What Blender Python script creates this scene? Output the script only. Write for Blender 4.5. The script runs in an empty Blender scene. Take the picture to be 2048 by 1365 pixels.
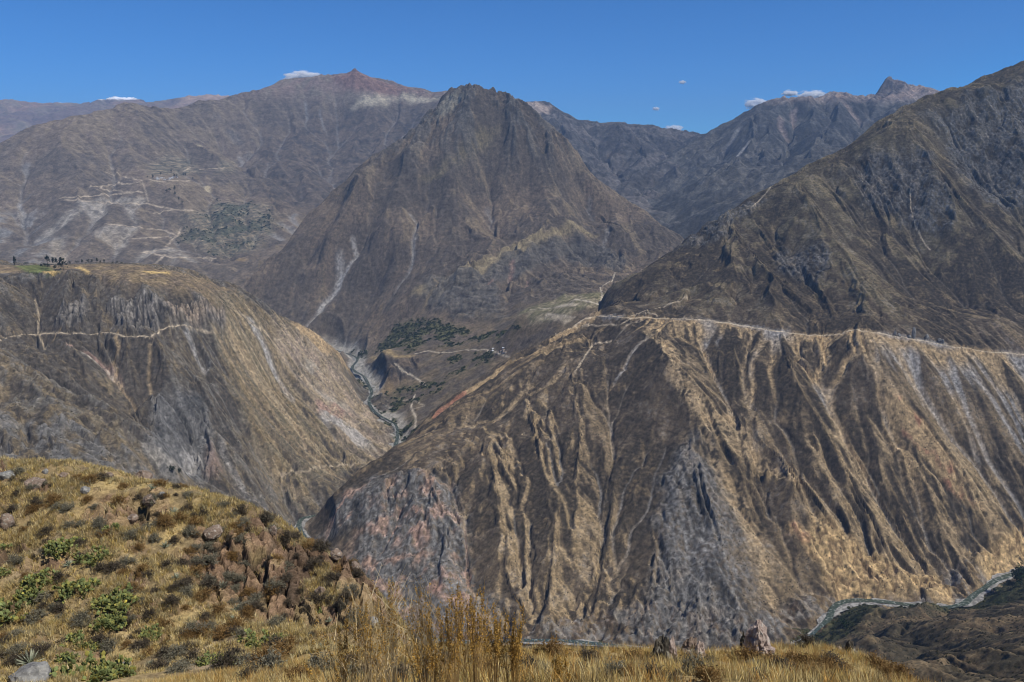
import bpy, math, random, time
import numpy as np
T0 = time.time()
def log(*a): print('[%.1fs]' % (time.time() - T0), *a, flush=True)
R = math.radians
f32 = np.float32
SC = bpy.context.scene
COL = SC.collection

# ------------------------------------------------------------------ camera geometry (used to survey the valley: pixel + distance -> point)
FPX, PITCH = 1607.0, R(12.35)
CP, SP = math.cos(PITCH), math.sin(PITCH)
def ray(u, v):
    xc = (u - 1024.0) / FPX; yc = (682.5 - v) / FPX
    return xc, CP + yc * SP, -SP + yc * CP
def P(u, v, Y):
    x, y, z = ray(u, v)
    return (x / y * Y, Y, z / y * Y)
def PZ(u, v, z0):
    x, y, z = ray(u, v)
    k = z0 / z
    return (x * k, y * k, z0)
def dens(pts, n=4):
    """densify a list of (u,v,Y) triples"""
    out = []
    for a, b in zip(pts[:-1], pts[1:]):
        for i in range(n):
            t = i / n
            out.append(tuple(a[k] + (b[k] - a[k]) * t for k in range(3)))
    out.append(pts[-1])
    return out

# ------------------------------------------------------------------ noise
def _hash(ix, iy, seed):
    h = (ix.astype(np.uint32) * np.uint32(374761393) + iy.astype(np.uint32) * np.uint32(668265263) + np.uint32((seed * 2246822519) & 0xffffffff))
    h = (h ^ (h >> np.uint32(13))) * np.uint32(1274126177)
    h = (h ^ (h >> np.uint32(16))) * np.uint32(2246822519)
    return h ^ (h >> np.uint32(15))
def rnd(ix, iy, seed):
    return (_hash(ix, iy, seed) & np.uint32(0xffff)).astype(f32) / f32(65535.0)
def perlin(x, y, seed=0):
    xi = np.floor(x); yi = np.floor(y)
    fx = (x - xi).astype(f32); fy = (y - yi).astype(f32)
    xi = xi.astype(np.int64); yi = yi.astype(np.int64)
    u = fx * fx * fx * (fx * (fx * 6 - 15) + 10); w = fy * fy * fy * (fy * (fy * 6 - 15) + 10)
    def g(a, b):
        ang = rnd(xi + a, yi + b, seed) * f32(6.2831853)
        return np.cos(ang) * (fx - a) + np.sin(ang) * (fy - b)
    a = g(0, 0); b = g(1, 0); c = g(0, 1); d = g(1, 1)
    return ((a + (b - a) * u) * (1 - w) + (c + (d - c) * u) * w) * f32(1.5)
def fbm(x, y, scale, octv=4, seed=0, gain=0.5, ridged=False):
    s = np.zeros(x.shape, f32); amp = 1.0; tot = 0.0; fr = 1.0 / scale
    for o in range(octv):
        n = perlin(x * fr + 17.3 * o, y * fr - 9.1 * o, seed + o * 7)
        if ridged: n = 1.0 - 2.0 * np.abs(n)
        s += f32(amp) * n; tot += amp; amp *= gain; fr *= 2.03
    return s / f32(tot)
def sstep(a, b, x):
    t = np.clip((x - a) / (b - a), 0, 1)
    return (t * t * (3 - 2 * t)).astype(f32)

# ------------------------------------------------------------------ radial basis interpolation of surveyed points
def rbf_fit(pts, c):
    p = np.array(pts, float); n = len(p)
    d = np.sqrt(((p[:, None, :2] - p[None, :, :2]) ** 2).sum(-1) + c * c)
    A = np.zeros((n + 3, n + 3)); A[:n, :n] = -d - np.eye(n) * (-1.5)
    A[:n, n] = 1; A[:n, n + 1:] = p[:, :2] / 1000; A[n, :n] = 1; A[n + 1:, :n] = p[:, :2].T / 1000
    b = np.zeros(n + 3); b[:n] = p[:, 2]
    w = np.linalg.solve(A, b)
    return p[:, :2], w, c
def rbf_eval(m, X, Y):
    p, w, c = m
    out = np.full(X.shape, w[-3], np.float64) + w[-2] * X / 1000 + w[-1] * Y / 1000
    for (px, py), k in zip(p, w[:-3]):
        out -= k * np.sqrt((X - px) ** 2 + (Y - py) ** 2 + c * c)
    return out

def blur(a, n=1):
    for _ in range(n):
        p = np.pad(a, 1, mode='edge')
        a = (p[:-2, 1:-1] + 2 * p[1:-1, 1:-1] + p[2:, 1:-1]) * f32(0.25)
        p = np.pad(a, 1, mode='edge')
        a = (p[1:-1, :-2] + 2 * p[1:-1, 1:-1] + p[1:-1, 2:]) * f32(0.25)
    return a

def worley(x, y, seed=0):
    """cell value, distance to the cell wall"""
    xi = np.floor(x).astype(np.int64); yi = np.floor(y).astype(np.int64); fx = (x - xi).astype(f32); fy = (y - yi).astype(f32)
    d1 = np.full(x.shape, 9, f32); d2 = np.full(x.shape, 9, f32); cid = np.zeros(x.shape, f32)
    for i in (-1, 0, 1):
        for j in (-1, 0, 1):
            dx = fx - i - rnd(xi + i, yi + j, seed); dy = fy - j - rnd(xi + i, yi + j, seed + 5)
            d = dx * dx + dy * dy; v = rnd(xi + i, yi + j, seed + 9)
            n = d < d1
            d2 = np.where(n, d1, np.minimum(d2, d)); cid = np.where(n, v, cid); d1 = np.where(n, d, d1)
    return cid, np.sqrt(d2) - np.sqrt(d1)

class Hill:
    """one height field: grid, heights, ground colour"""
    def __init__(s, x0, x1, y0, y1, res, pts, c, coarse=6):
        s.x0, s.y0, s.res = x0, y0, res
        s.nx = int((x1 - x0) / res) + 1; s.ny = int((y1 - y0) / res) + 1
        xs = x0 + np.arange(s.nx) * res; ys = y0 + np.arange(s.ny) * res
        s.X, s.Y = np.meshgrid(xs, ys)
        m = rbf_fit(pts, c)
        # coarse evaluation + cubic-ish upsample (linear + blur)
        cx = np.arange(x0, x1 + res * coarse * 2, res * coarse); cy = np.arange(y0, y1 + res * coarse * 2, res * coarse)
        CX, CY = np.meshgrid(cx, cy)
        CH = rbf_eval(m, CX, CY)
        gx = (xs - x0) / (res * coarse); gy = (ys - y0) / (res * coarse)
        ix = np.minimum(gx.astype(int), len(cx) - 2); iy = np.minimum(gy.astype(int), len(cy) - 2)
        fx = gx - ix; fy = (gy - iy)[:, None]
        top = CH[iy][:, ix] * (1 - fx) + CH[iy][:, ix + 1] * fx
        bot = CH[iy + 1][:, ix] * (1 - fx) + CH[iy + 1][:, ix + 1] * fx
        s.H = blur((top * (1 - fy) + bot * fy).astype(f32), 3)
        s.base = s.H.copy()
        s.rid = np.zeros(s.H.shape, f32)
        s.acc = np.zeros(s.H.shape, f32)
    def grad(s, n=0):
        h = blur(s.H, n) if n else s.H
        gy, gx = np.gradient(h, s.res)
        return gx.astype(f32), gy.astype(f32)
    def at(s, x, y, A=None):
        A = s.H if A is None else A
        gx = np.clip((np.asarray(x, float) - s.x0) / s.res, 0, s.nx - 1.001); gy = np.clip((np.asarray(y, float) - s.y0) / s.res, 0, s.ny - 1.001)
        ix = gx.astype(int); iy = gy.astype(int); fx = gx - ix; fy = gy - iy
        return (A[iy, ix] * (1 - fx) + A[iy, ix + 1] * fx) * (1 - fy) + (A[iy + 1, ix] * (1 - fx) + A[iy + 1, ix + 1] * fx) * fy
    def pick(s, u, v, y0=None, y1=None):
        """survey: where the sight line through (u, v) meets this hill"""
        x, y, z = ray(u, v)
        Ys = np.linspace(y0 or s.y0, y1 or s.y0 + s.ny * s.res, 3000)
        X = x / y * Ys; Z = z / y * Ys
        ok = (X > s.x0) & (X < s.x0 + s.nx * s.res)
        hit = ok & (s.at(X, Ys) > Z)
        k = int(np.argmax(hit)) if hit.any() else int(np.argmin(np.where(ok, np.abs(s.at(X, Ys) - Z), 1e9)))
        return float(X[k]), float(Ys[k])
    def line(s, uv, n=3, **kw):
        out = []
        for a, b in zip(uv[:-1], uv[1:]):
            for i in range(n):
                t = i / n
                out.append(s.pick(a[0] + (b[0] - a[0]) * t, a[1] + (b[1] - a[1]) * t, **kw))
        out.append(s.pick(*uv[-1], **kw))
        return out
    def dist(s, line, R_, taper=False):
        """distance field (clipped at R_) to a polyline of world x,y; also the parameter 0..1 along it"""
        D = np.full(s.H.shape, R_, f32); Tt = np.zeros(s.H.shape, f32)
        L = [0.0]
        for a, b in zip(line[:-1], line[1:]): L.append(L[-1] + math.hypot(b[0] - a[0], b[1] - a[1]))
        for k, (a, b) in enumerate(zip(line[:-1], line[1:])):
            xa, xb = min(a[0], b[0]) - R_, max(a[0], b[0]) + R_; ya, yb = min(a[1], b[1]) - R_, max(a[1], b[1]) + R_
            i0 = max(0, int((xa - s.x0) / s.res)); i1 = min(s.nx, int((xb - s.x0) / s.res) + 2)
            j0 = max(0, int((ya - s.y0) / s.res)); j1 = min(s.ny, int((yb - s.y0) / s.res) + 2)
            if i1 <= i0 or j1 <= j0: continue
            X = s.X[j0:j1, i0:i1]; Y = s.Y[j0:j1, i0:i1]
            dx, dy = b[0] - a[0], b[1] - a[1]; q = dx * dx + dy * dy + 1e-9
            t = np.clip(((X - a[0]) * dx + (Y - a[1]) * dy) / q, 0, 1)
            d = np.hypot(X - a[0] - t * dx, Y - a[1] - t * dy).astype(f32)
            cur = D[j0:j1, i0:i1]; m = d < cur
            cur[m] = d[m]
            tt = Tt[j0:j1, i0:i1]; tt[m] = ((L[k] + t * math.sqrt(q)) / (L[-1] + 1e-9))[m]
        return D, Tt
    def poly(s, uv, soft, noise=0.0, nscale=60, seed=0, world=False, **kw):
        """soft mask of a polygon given by sight lines (or world x,y)"""
        pts = uv if world else [s.pick(u, v, **kw) for u, v in uv]
        X = s.X; Y = s.Y
        if noise:
            X = X + noise * fbm(s.X, s.Y, nscale, 3, seed); Y = Y + noise * fbm(s.X, s.Y, nscale, 3, seed + 50)
        ins = np.zeros(X.shape, bool)
        n = len(pts); D = np.full(X.shape, 1e9, f32)
        for i in range(n):
            (xa, ya), (xb, yb) = pts[i], pts[(i + 1) % n]
            if ya != yb:
                c = ((ya > Y) != (yb > Y)) & (X < (xb - xa) * (Y - ya) / (yb - ya) + xa)
                ins ^= c
            dx, dy = xb - xa, yb - ya; q = dx * dx + dy * dy + 1e-9
            t = np.clip(((X - xa) * dx + (Y - ya) * dy) / q, 0, 1)
            D = np.minimum(D, np.hypot(X - xa - t * dx, Y - ya - t * dy))
        return sstep(-soft, soft, np.where(ins, D, -D))
    def crease(s, uv, dz, w, n=3, **kw):
        """a spur (dz > 0) or gully (dz < 0) along a surveyed line"""
        L = s.line(uv, n, **kw)
        D, t = s.dist(L, w)
        prof = 1 - np.sqrt((D / w) ** 2 + 0.01) ; prof = np.clip(prof, 0, 1)
        end = np.minimum(1, np.minimum(t, 1 - t) * 5 + 0.15)
        s.H += f32(dz) * (prof * (0.5 + 0.5 * prof) * end).astype(f32)
    def gullies(s, wl, amp, octv=3, seed=0, slope0=0.25, gain=0.55, mask=None, sharp=0.35, elong=1.0):
        """slope-aligned gullies: branching ridges and channels that run down the fall line"""
        f = 1.0 / wl; a = amp
        for o in range(octv):
            gx, gy = s.grad(max(1, int(wl * 0.12 / s.res)))
            sl = np.sqrt(gx * gx + gy * gy) + 1e-5
            px, py = -gy / sl, gx / sl               # across the slope
            x = s.X * f; y = s.Y * f
            xi = np.floor(x).astype(np.int64); yi = np.floor(y).astype(np.int64)
            fx = (x - xi).astype(f32); fy = (y - yi).astype(f32)
            Cc = np.zeros(x.shape, f32); Ss = np.zeros(x.shape, f32)
            rg_ = (-2, -1, 0, 1, 2) if elong < 1 and o < 2 else (-1, 0, 1)
            el = elong if len(rg_) > 3 else 1.0
            for i in rg_:
                for j in rg_:
                    ox = rnd(xi + i, yi + j, seed + o) * 0.9 + 0.05; oy = rnd(xi + i, yi + j, seed + o + 31) * 0.9 + 0.05
                    vx = fx - i - ox; vy = fy - j - oy
                    t = vx * px + vy * py; q = vx * py - vy * px
                    wgt = np.maximum(0, np.exp(-2.0 * (t * t + el * el * q * q)) - 0.011).astype(f32)
                    t = t * f32(2 * math.pi)
                    Cc += np.cos(t) * wgt; Ss += np.sin(t) * wgt
            mag = np.sqrt(Cc * Cc + Ss * Ss) + 1e-6
            c = Cc / mag * np.minimum(1, mag * 3.0)
            r = (1 - sharp) * c + sharp * (1 - 2 * np.abs(np.sqrt(np.clip((1 - c) * 0.5, 0, 1))))
            k = sstep(slope0 * 0.4, slope0 * 1.4, sl)
            if mask is not None: k = k * mask
            var = 0.55 + 0.75 * np.clip(0.5 + fbm(s.X, s.Y, wl * 4, 2, seed + 90 + o), 0, 1)
            s.H += (f32(a) * r * k * var).astype(f32)
            s.rid += (r * k * f32(0.6 ** o)).astype(f32)
            f *= 2.1; wl /= 2.1; a *= gain
    def flow(s, n, steps, seed=1, carve=0.0, step=1.0, inertia=0.35, smooth=1, record=True):
        """run water down the slope; counts go to s.acc, optional carving"""
        g = np.random.default_rng(seed)
        gx, gy = s.grad(1)
        x = g.uniform(1, s.nx - 2, n); y = g.uniform(1, s.ny - 2, n)
        vx = np.zeros(n); vy = np.zeros(n)
        acc = np.zeros(s.H.size, f32)
        for k in range(steps):
            i = np.clip(x, 0, s.nx - 1).astype(int); j = np.clip(y, 0, s.ny - 1).astype(int)
            dx = -gx[j, i]; dy = -gy[j, i]; l = np.sqrt(dx * dx + dy * dy) + 1e-6
            vx = vx * inertia + dx / l * (1 - inertia); vy = vy * inertia + dy / l * (1 - inertia)
            q = np.sqrt(vx * vx + vy * vy) + 1e-6
            x = x + vx / q * step; y = y + vy / q * step
            ok = (x > 1) & (x < s.nx - 2) & (y > 1) & (y < s.ny - 2) & (l > 0.04)
            x, y, vx, vy = x[ok], y[ok], vx[ok], vy[ok]
            if len(x) == 0: break
            acc += np.bincount(y.astype(int) * s.nx + x.astype(int), minlength=s.H.size).astype(f32)
        a = acc.reshape(s.H.shape)
        a = blur(a, smooth) * f32(s.H.size / (n * 40.0))
        a = np.log1p(a)
        if carve: s.H -= f32(carve) * blur(a, 1)
        s.acc = a
        return a
    def chutes(s, starts, length, width, seed=3, wob=0.15, taper=0.7):
        """loose stone running down the slope from given points: returns a 0..1 mask"""
        g = np.random.default_rng(seed)
        gx, gy = s.grad(3)
        m = np.zeros(s.H.shape, f32)
        for k, (x, y) in enumerate(starts):
            L = length[k] if hasattr(length, '__len__') else length * g.uniform(0.3, 1.0)
            wd = width[k] if hasattr(width, '__len__') else width * g.uniform(0.5, 1.2)
            pos = 0.0; st = s.res * 0.7; vx = vy = 0.0; ph = g.uniform(0, 6)
            while pos < L:
                i = int((x - s.x0) / s.res); j = int((y - s.y0) / s.res)
                if not (3 < i < s.nx - 4 and 3 < j < s.ny - 4): break
                dx, dy = -gx[j, i], -gy[j, i]; l = math.hypot(dx, dy)
                if l < 0.08: break
                vx = vx * 0.6 + dx / l * 0.4; vy = vy * 0.6 + dy / l * 0.4
                q = math.hypot(vx, vy) + 1e-6; w = wob * math.sin(pos / 23.0 + ph)
                x += (vx / q - vy / q * w) * st; y += (vy / q + vx / q * w) * st
                t = pos / L; r = max(0.45 * s.res, wd * (1 - taper * t)); val = min(1.0, (1 - t) * 2.2)
                rr = int(r / s.res) + 1
                jj, ii = np.mgrid[max(0, j - rr):min(s.ny, j + rr + 1), max(0, i - rr):min(s.nx, i + rr + 1)]
                d = np.hypot(ii * s.res + s.x0 - x, jj * s.res + s.y0 - y)
                kk = np.clip(1.25 - d / (r + 0.3 * s.res), 0, 1) * val
                sub = m[jj[0, 0]:jj[-1, 0] + 1, ii[0, 0]:ii[0, -1] + 1]
                np.maximum(sub, kk, out=sub)
                pos += st
        return m
    def shelf(s, line, w, z=None, fall=None):
        """cut a level bench along a line (a road): heights pulled to the line's own smooth profile"""
        D, t = s.dist(line, w * 3)
        zz = np.array([s.at(x, y) for x, y in line], float)
        for _ in range(1): zz = np.convolve(np.pad(zz, 1, mode='edge'), [.25, .5, .25], 'valid')
        tt = np.concatenate([[0], np.cumsum([math.hypot(b[0] - a[0], b[1] - a[1]) for a, b in zip(line[:-1], line[1:])])]); tt /= tt[-1]
        zt = np.interp(t, tt, zz)
        k = 1 - sstep(w, w * 2.2, D)
        s.H = (s.H * (1 - k) + zt * k).astype(f32)
        return D
    def normal(s):
        gx, gy = s.grad()
        l = 1 / np.sqrt(1 + gx * gx + gy * gy)
        return -gx * l, -gy * l, l

# ------------------------------------------------------------------ mesh / object helpers
def mesh_np(name, co, faces, mat=None, col=None, smooth=True, mats=None, mi=None):
    """faces: (n,k) int array; col: per-vertex rgb"""
    me = bpy.data.meshes.new(name)
    co = np.ascontiguousarray(co, f32); faces = np.ascontiguousarray(faces, np.int32)
    n, k = faces.shape
    me.vertices.add(len(co)); me.vertices.foreach_set('co', co.ravel())
    me.loops.add(n * k); me.loops.foreach_set('vertex_index', faces.ravel())
    me.polygons.add(n); me.polygons.foreach_set('loop_start', np.arange(0, n * k, k, dtype=np.int32))
    me.polygons.foreach_set('use_smooth', np.full(n, smooth, bool))
    if mi is not None: me.polygons.foreach_set('material_index', np.ascontiguousarray(mi, np.int32))
    if col is not None:
        a = me.attributes.new('tint', 'FLOAT_COLOR', 'POINT')
        c4 = np.ones((len(co), 4), f32); c4[:, :3] = col
        a.data.foreach_set('color', c4.ravel())
    me.update(calc_edges=True)
    for m in (mats or ([mat] if mat else [])): me.materials.append(m)
    return me
def link(name, me, parent=None, label=None, cat=None, group=None, kind=None, loc=None, rz=None):
    o = bpy.data.objects.new(name, me); COL.objects.link(o)
    if parent: o.parent = parent
    if label: o['label'] = label
    if cat: o['category'] = cat
    if group: o['group'] = group
    if kind: o['kind'] = kind
    if loc is not None: o.location = loc
    if rz is not None: o.rotation_euler = (0, 0, rz)
    return o
def dup(o, loc=None, rz=None, scale=None, label=None, parent=None):
    c = o.copy(); COL.objects.link(c)
    if parent: c.parent = parent
    if loc is not None: c.location = loc
    if rz is not None: c.rotation_euler = (0, 0, rz)
    if scale is not None: c.scale = (scale,) * 3 if not hasattr(scale, '__len__') else scale
    if label: c['label'] = label
    for ch in o.children: dup(ch, parent=c)
    return c
def hill_mesh(name, h, rgb, mat, label=None, kind='structure', keep=None):
    nx, ny = h.nx, h.ny
    co = np.stack([h.X.ravel(), h.Y.ravel(), h.H.ravel()], 1)
    idx = np.arange(nx * ny).reshape(ny, nx)
    f = np.stack([idx[:-1, :-1].ravel(), idx[:-1, 1:].ravel(), idx[1:, 1:].ravel(), idx[1:, :-1].ravel()], 1)
    rgb = rgb.reshape(-1, 3)
    if keep is not None:
        k = keep.ravel(); fk = k[f].any(1); f = f[fk]
        used = np.zeros(len(co), bool); used[f.ravel()] = True
        rm = np.cumsum(used) - 1; f = rm[f]; co = co[used]; rgb = rgb[used]
    me = mesh_np(name, co, f, mat, rgb)
    return link(name, me, label=label, kind=kind)

def speckle(h, rgb, n3, sp, k=1.0, seed=7, band=3.0, along=16.0):
    """small scale mottling of stones, tufts and terracettes that follow the contour"""
    gx, gy = h.grad(4); l = np.sqrt(gx * gx + gy * gy) + 1e-4
    a = (-h.X * gy + h.Y * gx) / l
    t = perlin((h.X * .7 + h.Y * .7) / along + h.H / (along * 3), h.H / band, seed)
    t2 = perlin((h.X * .8 - h.Y * .6) / (along * .5), h.H / (band * .55), seed + 3)
    f = np.exp(k * (.45 * n3 + .42 * sp + .34 * t + .22 * t2))
    return rgb * f[..., None]

def C(r, g, b): return np.array([r, g, b], f32)
def S(r, g, b):
    """an 8-bit colour -> linear"""
    return np.array([(c / 255.0 / 12.92) if c / 255.0 < 0.04045 else ((c / 255.0 + 0.055) / 1.055) ** 2.4 for c in (r, g, b)], f32)
def mix(a, b, m): 
    m = np.clip(m, 0, 1)[..., None]
    return a * (1 - m) + b * m

def mat_ground(name, s1=0.12, s2=0.5, amp=0.5, bump=0.6, bdist=1.5, rough=1.0):
    m = bpy.data.materials.new(name); m.use_nodes = True
    nt = m.node_tree; N = nt.nodes; L = nt.links; N.clear()
    out = N.new('ShaderNodeOutputMaterial'); bs = N.new('ShaderNodeBsdfDiffuse'); bs.inputs['Roughness'].default_value = 0.6
    at = N.new('ShaderNodeAttribute'); at.attribute_name = 'tint'
    tc = N.new('ShaderNodeTexCoord')
    n1 = N.new('ShaderNodeTexNoise'); n1.inputs['Scale'].default_value = s1; n1.inputs['Detail'].default_value = 3; n1.inputs['Roughness'].default_value = 0.65
    n2 = N.new('ShaderNodeTexNoise'); n2.inputs['Scale'].default_value = s2; n2.inputs['Detail'].default_value = 2
    L.new(tc.outputs['Object'], n1.inputs['Vector']); L.new(tc.outputs['Object'], n2.inputs['Vector'])
    mr = N.new('ShaderNodeMapRange'); mr.inputs['From Min'].default_value = 0.3; mr.inputs['From Max'].default_value = 0.7
    mr.inputs['To Min'].default_value = 1 - amp; mr.inputs['To Max'].default_value = 1 + amp
    L.new(n1.outputs['Fac'], mr.inputs['Value'])
    mr2 = N.new('ShaderNodeMapRange'); mr2.inputs['From Min'].default_value = 0.3; mr2.inputs['From Max'].default_value = 0.7
    mr2.inputs['To Min'].default_value = 1 - amp * 0.6; mr2.inputs['To Max'].default_value = 1 + amp * 0.6
    L.new(n2.outputs['Fac'], mr2.inputs['Value'])
    mu = N.new('ShaderNodeMath'); mu.operation = 'MULTIPLY'; L.new(mr.outputs[0], mu.inputs[0]); L.new(mr2.outputs[0], mu.inputs[1])
    vm = N.new('ShaderNodeVectorMath'); vm.operation = 'SCALE'; L.new(at.outputs['Color'], vm.inputs[0]); L.new(mu.outputs[0], vm.inputs['Scale'])
    L.new(vm.outputs[0], bs.inputs['Color'])
    bp = N.new('ShaderNodeBump'); bp.inputs['Strength'].default_value = bump; bp.inputs['Distance'].default_value = bdist
    L.new(n1.outputs['Fac'], bp.inputs['Height']); L.new(bp.outputs[0], bs.inputs['Normal'])
    L.new(bs.outputs[0], out.inputs[0])
    return m

# ------------------------------------------------------------------ survey of the valley
def pts(l): return [P(*t) for t in l]
def behind(l, dY, dz, lo=-980):
    out = []
    for u, v, Y in l:
        x, y, z = P(u, v, Y); k = (Y + dY) / Y
        out.append((x * k, y * k, max(z + dz, lo)))
    return out
RIVER = [PZ(2330, 1100, -905), PZ(2048, 1140, -903), PZ(1965, 1185, -902), PZ(1900, 1212, -902), PZ(1760, 1203, -901), PZ(1685, 1208, -900), PZ(1648, 1245, -900),
         PZ(1560, 1300, -900), PZ(1400, 1308, -900), PZ(1250, 1292, -900), PZ(1060, 1284, -899), PZ(960, 1284, -898), PZ(875, 1276, -898), PZ(775, 1262, -897), PZ(690, 1185, -897), PZ(630, 1100, -896), PZ(603, 1043, -895),
         PZ(655, 1022, -893), PZ(740, 962, -892), PZ(794, 895, -890), PZ(790, 855, -889), PZ(760, 830, -888), PZ(735, 803, -887), PZ(745, 780, -886), PZ(728, 757, -884), PZ(708, 738, -883), PZ(712, 718, -882), PZ(690, 706, -880), PZ(660, 697, -878)]
RIV = np.array(RIVER)
def smooth_line(p, n=8):
    """Catmull-Rom through the points"""
    p = np.asarray(p, float); q = np.vstack([2 * p[0] - p[1], p, 2 * p[-1] - p[-2]]); out = []
    for i in range(1, len(q) - 2):
        for k in range(n):
            t = k / n
            out.append(0.5 * ((2 * q[i]) + (-q[i - 1] + q[i + 1]) * t + (2 * q[i - 1] - 5 * q[i] + 4 * q[i + 1] - q[i + 2]) * t * t + (-q[i - 1] + 3 * q[i] - 3 * q[i + 1] + q[i + 2]) * t ** 3))
    out.append(p[-1]); return np.array(out)

# palette: real ground colours (linear)
TAN = C(.285, .21, .118); TAN2 = C(.345, .26, .155); SCRUB = C(.060, .049, .036); SCRUB2 = C(.092, .073, .052); BROWN = C(.128, .097, .065)
GREY = C(.15, .145, .138); DGREY = C(.075, .074, .072); PALE = C(.40, .36, .30); SCREE = C(.33, .31, .285); OCHRE = C(.42, .305, .17); RED = C(.34, .165, .105); PINK = C(.36, .24, .19)
GREEN = C(.05, .065, .026); ROADC = C(.50, .41, .29)

def finish(h, s):
    pass

RL = smooth_line(RIVER, 8)
def river_bed(h):
    D, t = h.dist([(a[0], a[1]) for a in RL], 110)
    q = np.concatenate([[0], np.cumsum(np.hypot(np.diff(RL[:, 0]), np.diff(RL[:, 1])))]); q /= q[-1]
    z = np.interp(t, q, RL[:, 2])
    lim = z - 4 + np.maximum(0, D - (13 + 9 * fbm(h.X, h.Y, 60, 2, 5))) * .9
    lim = lim + np.maximum(0, D - 28) ** 2 / 55
    h.H = np.where(D < 106, np.minimum(h.H, lim), h.H).astype(f32)

# ================================================================== the great slope on the right, with the road
def build_right():
    sky = [(2330, -30, 3900), (2180, 60, 3750), (2048, 128, 3600), (2005, 143, 3580), (1960, 163, 3550), (1900, 180, 3500), (1850, 193, 3450), (1800, 222, 3380), (1760, 245, 3300), (1700, 283, 3250), (1650, 312, 3200),
           (1600, 345, 3150), (1540, 378, 3100), (1490, 408, 3050), (1440, 437, 3000), (1400, 460, 2970), (1370, 484, 2950), (1330, 515, 2920), (1300, 530, 2880), (1255, 560, 2840), (1215, 578, 2800)]
    road = [(1260, 637, 2400), (1330, 637, 2350), (1400, 640, 2310), (1500, 655, 2262), (1600, 668, 2220), (1650, 672, 2200), (1700, 665, 2160), (1800, 675, 2150), (1900, 692, 2160), (2048, 710, 2200), (2200, 735, 2230), (2350, 750, 2300)]
    edge = [(1175, 636, 2500), (1119, 668, 2450), (1065, 695, 2410), (1013, 722, 2380), (950, 762, 2330), (905, 795, 2290), (870, 818, 2250), (835, 856, 2180), (784, 894, 2100), (740, 922, 2040), (705, 947, 1980), (660, 990, 1900), (622, 1030, 1840)]
    inner = [(1198, 685, 2370), (1126, 726, 2270), (1040, 770, 2230), (952, 843, 2130), (880, 900, 1990), (760, 985, 1830)]
    p = pts(sky) + behind(sky, 450, -330) + behind(sky, 1100, -900) + pts(road) + pts(edge) + pts(inner)
    p += behind(edge[1:], 130, -95) + behind(edge[1:], 330, -260)
    p += [P(1150, 655, 2480), P(1230, 610, 2600), P(1300, 600, 2560)]
    up = [(1400, 560, 2600), (1500, 560, 2560), (1600, 560, 2520), (1700, 560, 2480), (1800, 580, 2450), (1900, 590, 2450), (2048, 600, 2480),
          (1400, 500, 2820), (1550, 450, 2830), (1700, 430, 2800), (1850, 430, 2800), (2048, 430, 2850), (1700, 340, 3050), (1850, 300, 3130), (2000, 260, 3270), (1950, 350, 3040)]
    p += pts(up)
    for x, y, z in RIVER[0:17]:
        p.append((x, y, z - 6)); p.append((x - 10, y - 260, z - 30))
    p += [(1600, 1900, -890), (2400, 2050, -880)]
    p += [(1900, 4700, -300), (0, 3600, -980), (600, 4000, -980), (2600, 4300, 300)]
    h = Hill(-640, 2300, 1330, 3800, 2.6, p, 25)
    rng = np.random.default_rng(4)
    # spurs and gullies read off the slope
    for uv, dz, w in [
        ([(1262, 650), (1330, 740), (1372, 830), (1385, 880), (1400, 1000), (1440, 1130), (1480, 1250)], 34, 120),
        ([(1290, 690), (1400, 790), (1480, 862), (1560, 930), (1640, 1050), (1660, 1170)], 30, 90),
        ([(1215, 760), (1225, 900), (1205, 1040), (1195, 1200)], -30, 110),
        ([(1400, 660), (1440, 780), (1520, 900), (1600, 950)], -22, 70),
        ([(1500, 670), (1490, 760), (1500, 820)], -16, 50),
        ([(1690, 668), (1760, 760), (1850, 860), (1930, 980), (2000, 1090)], 26, 90),
        ([(1800, 700), (1850, 800), (1960, 930), (2030, 1050)], -20, 80),
        ([(1600, 690), (1660, 800), (1740, 950), (1830, 1100), (1880, 1190)], -20, 70),
        ([(1560, 690), (1610, 800), (1690, 950), (1770, 1100), (1800, 1180)], 18, 60),
        ([(960, 850), (985, 950), (1010, 1080), (1000, 1230)], 16, 60),
        ([(1040, 775), (1075, 900), (1110, 1050), (1100, 1220)], 16, 60),
        ([(1130, 730), (1160, 850), (1150, 1000), (1150, 1150)], 14, 60),
        ([(900, 930), (930, 1050), (950, 1200)], -24, 60), ([(870, 930), (850, 1050), (800, 1120)], 16, 60),
        ([(800, 960), (790, 1060), (760, 1120)], -16, 50),
        ([(1400, 470), (1480, 560), (1560, 640)], 22, 170), ([(1440, 440), (1560, 560), (1640, 640)], 20, 150), ([(1500, 410), (1600, 520), (1690, 640)], -28, 170), ([(1570, 370), (1640, 470), (1760, 620)], 32, 180), ([(1640, 330), (1720, 450), (1830, 620)], -28, 170),
        ([(1720, 290), (1780, 400), (1870, 520), (2000, 640)], -75, 230), ([(1780, 250), (1840, 330), (1900, 420), (2010, 540)], 75, 230), ([(1880, 200), (1930, 300), (2030, 420)], -55, 170), ([(1960, 175), (2010, 260), (2080, 360)], 60, 190), ([(1640, 330), (1700, 360), (1780, 470)], 30, 110),
        ([(1850, 560), (1960, 545), (2060, 520)], 22, 120)]:
        h.crease(uv, dz * .85, w)
    h.H += 14 * fbm(h.X, h.Y, 320, 3, 11)
    gx, gy = h.grad(4)
    low = sstep(-380, -520, h.H)
    irr = np.clip(.25 + 1.3 * (.5 + fbm(h.X, h.Y, 380, 3, 19)), .1, 1.5)
    h.gullies(300, 11, 3, seed=23, gain=0.42, mask=.25 + .75 * (1 - low), elong=.5)
    h.gullies(135, 7.0, 3, seed=21, gain=0.36, mask=(0.06 + 0.84 * low) * irr, elong=.42)
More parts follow.
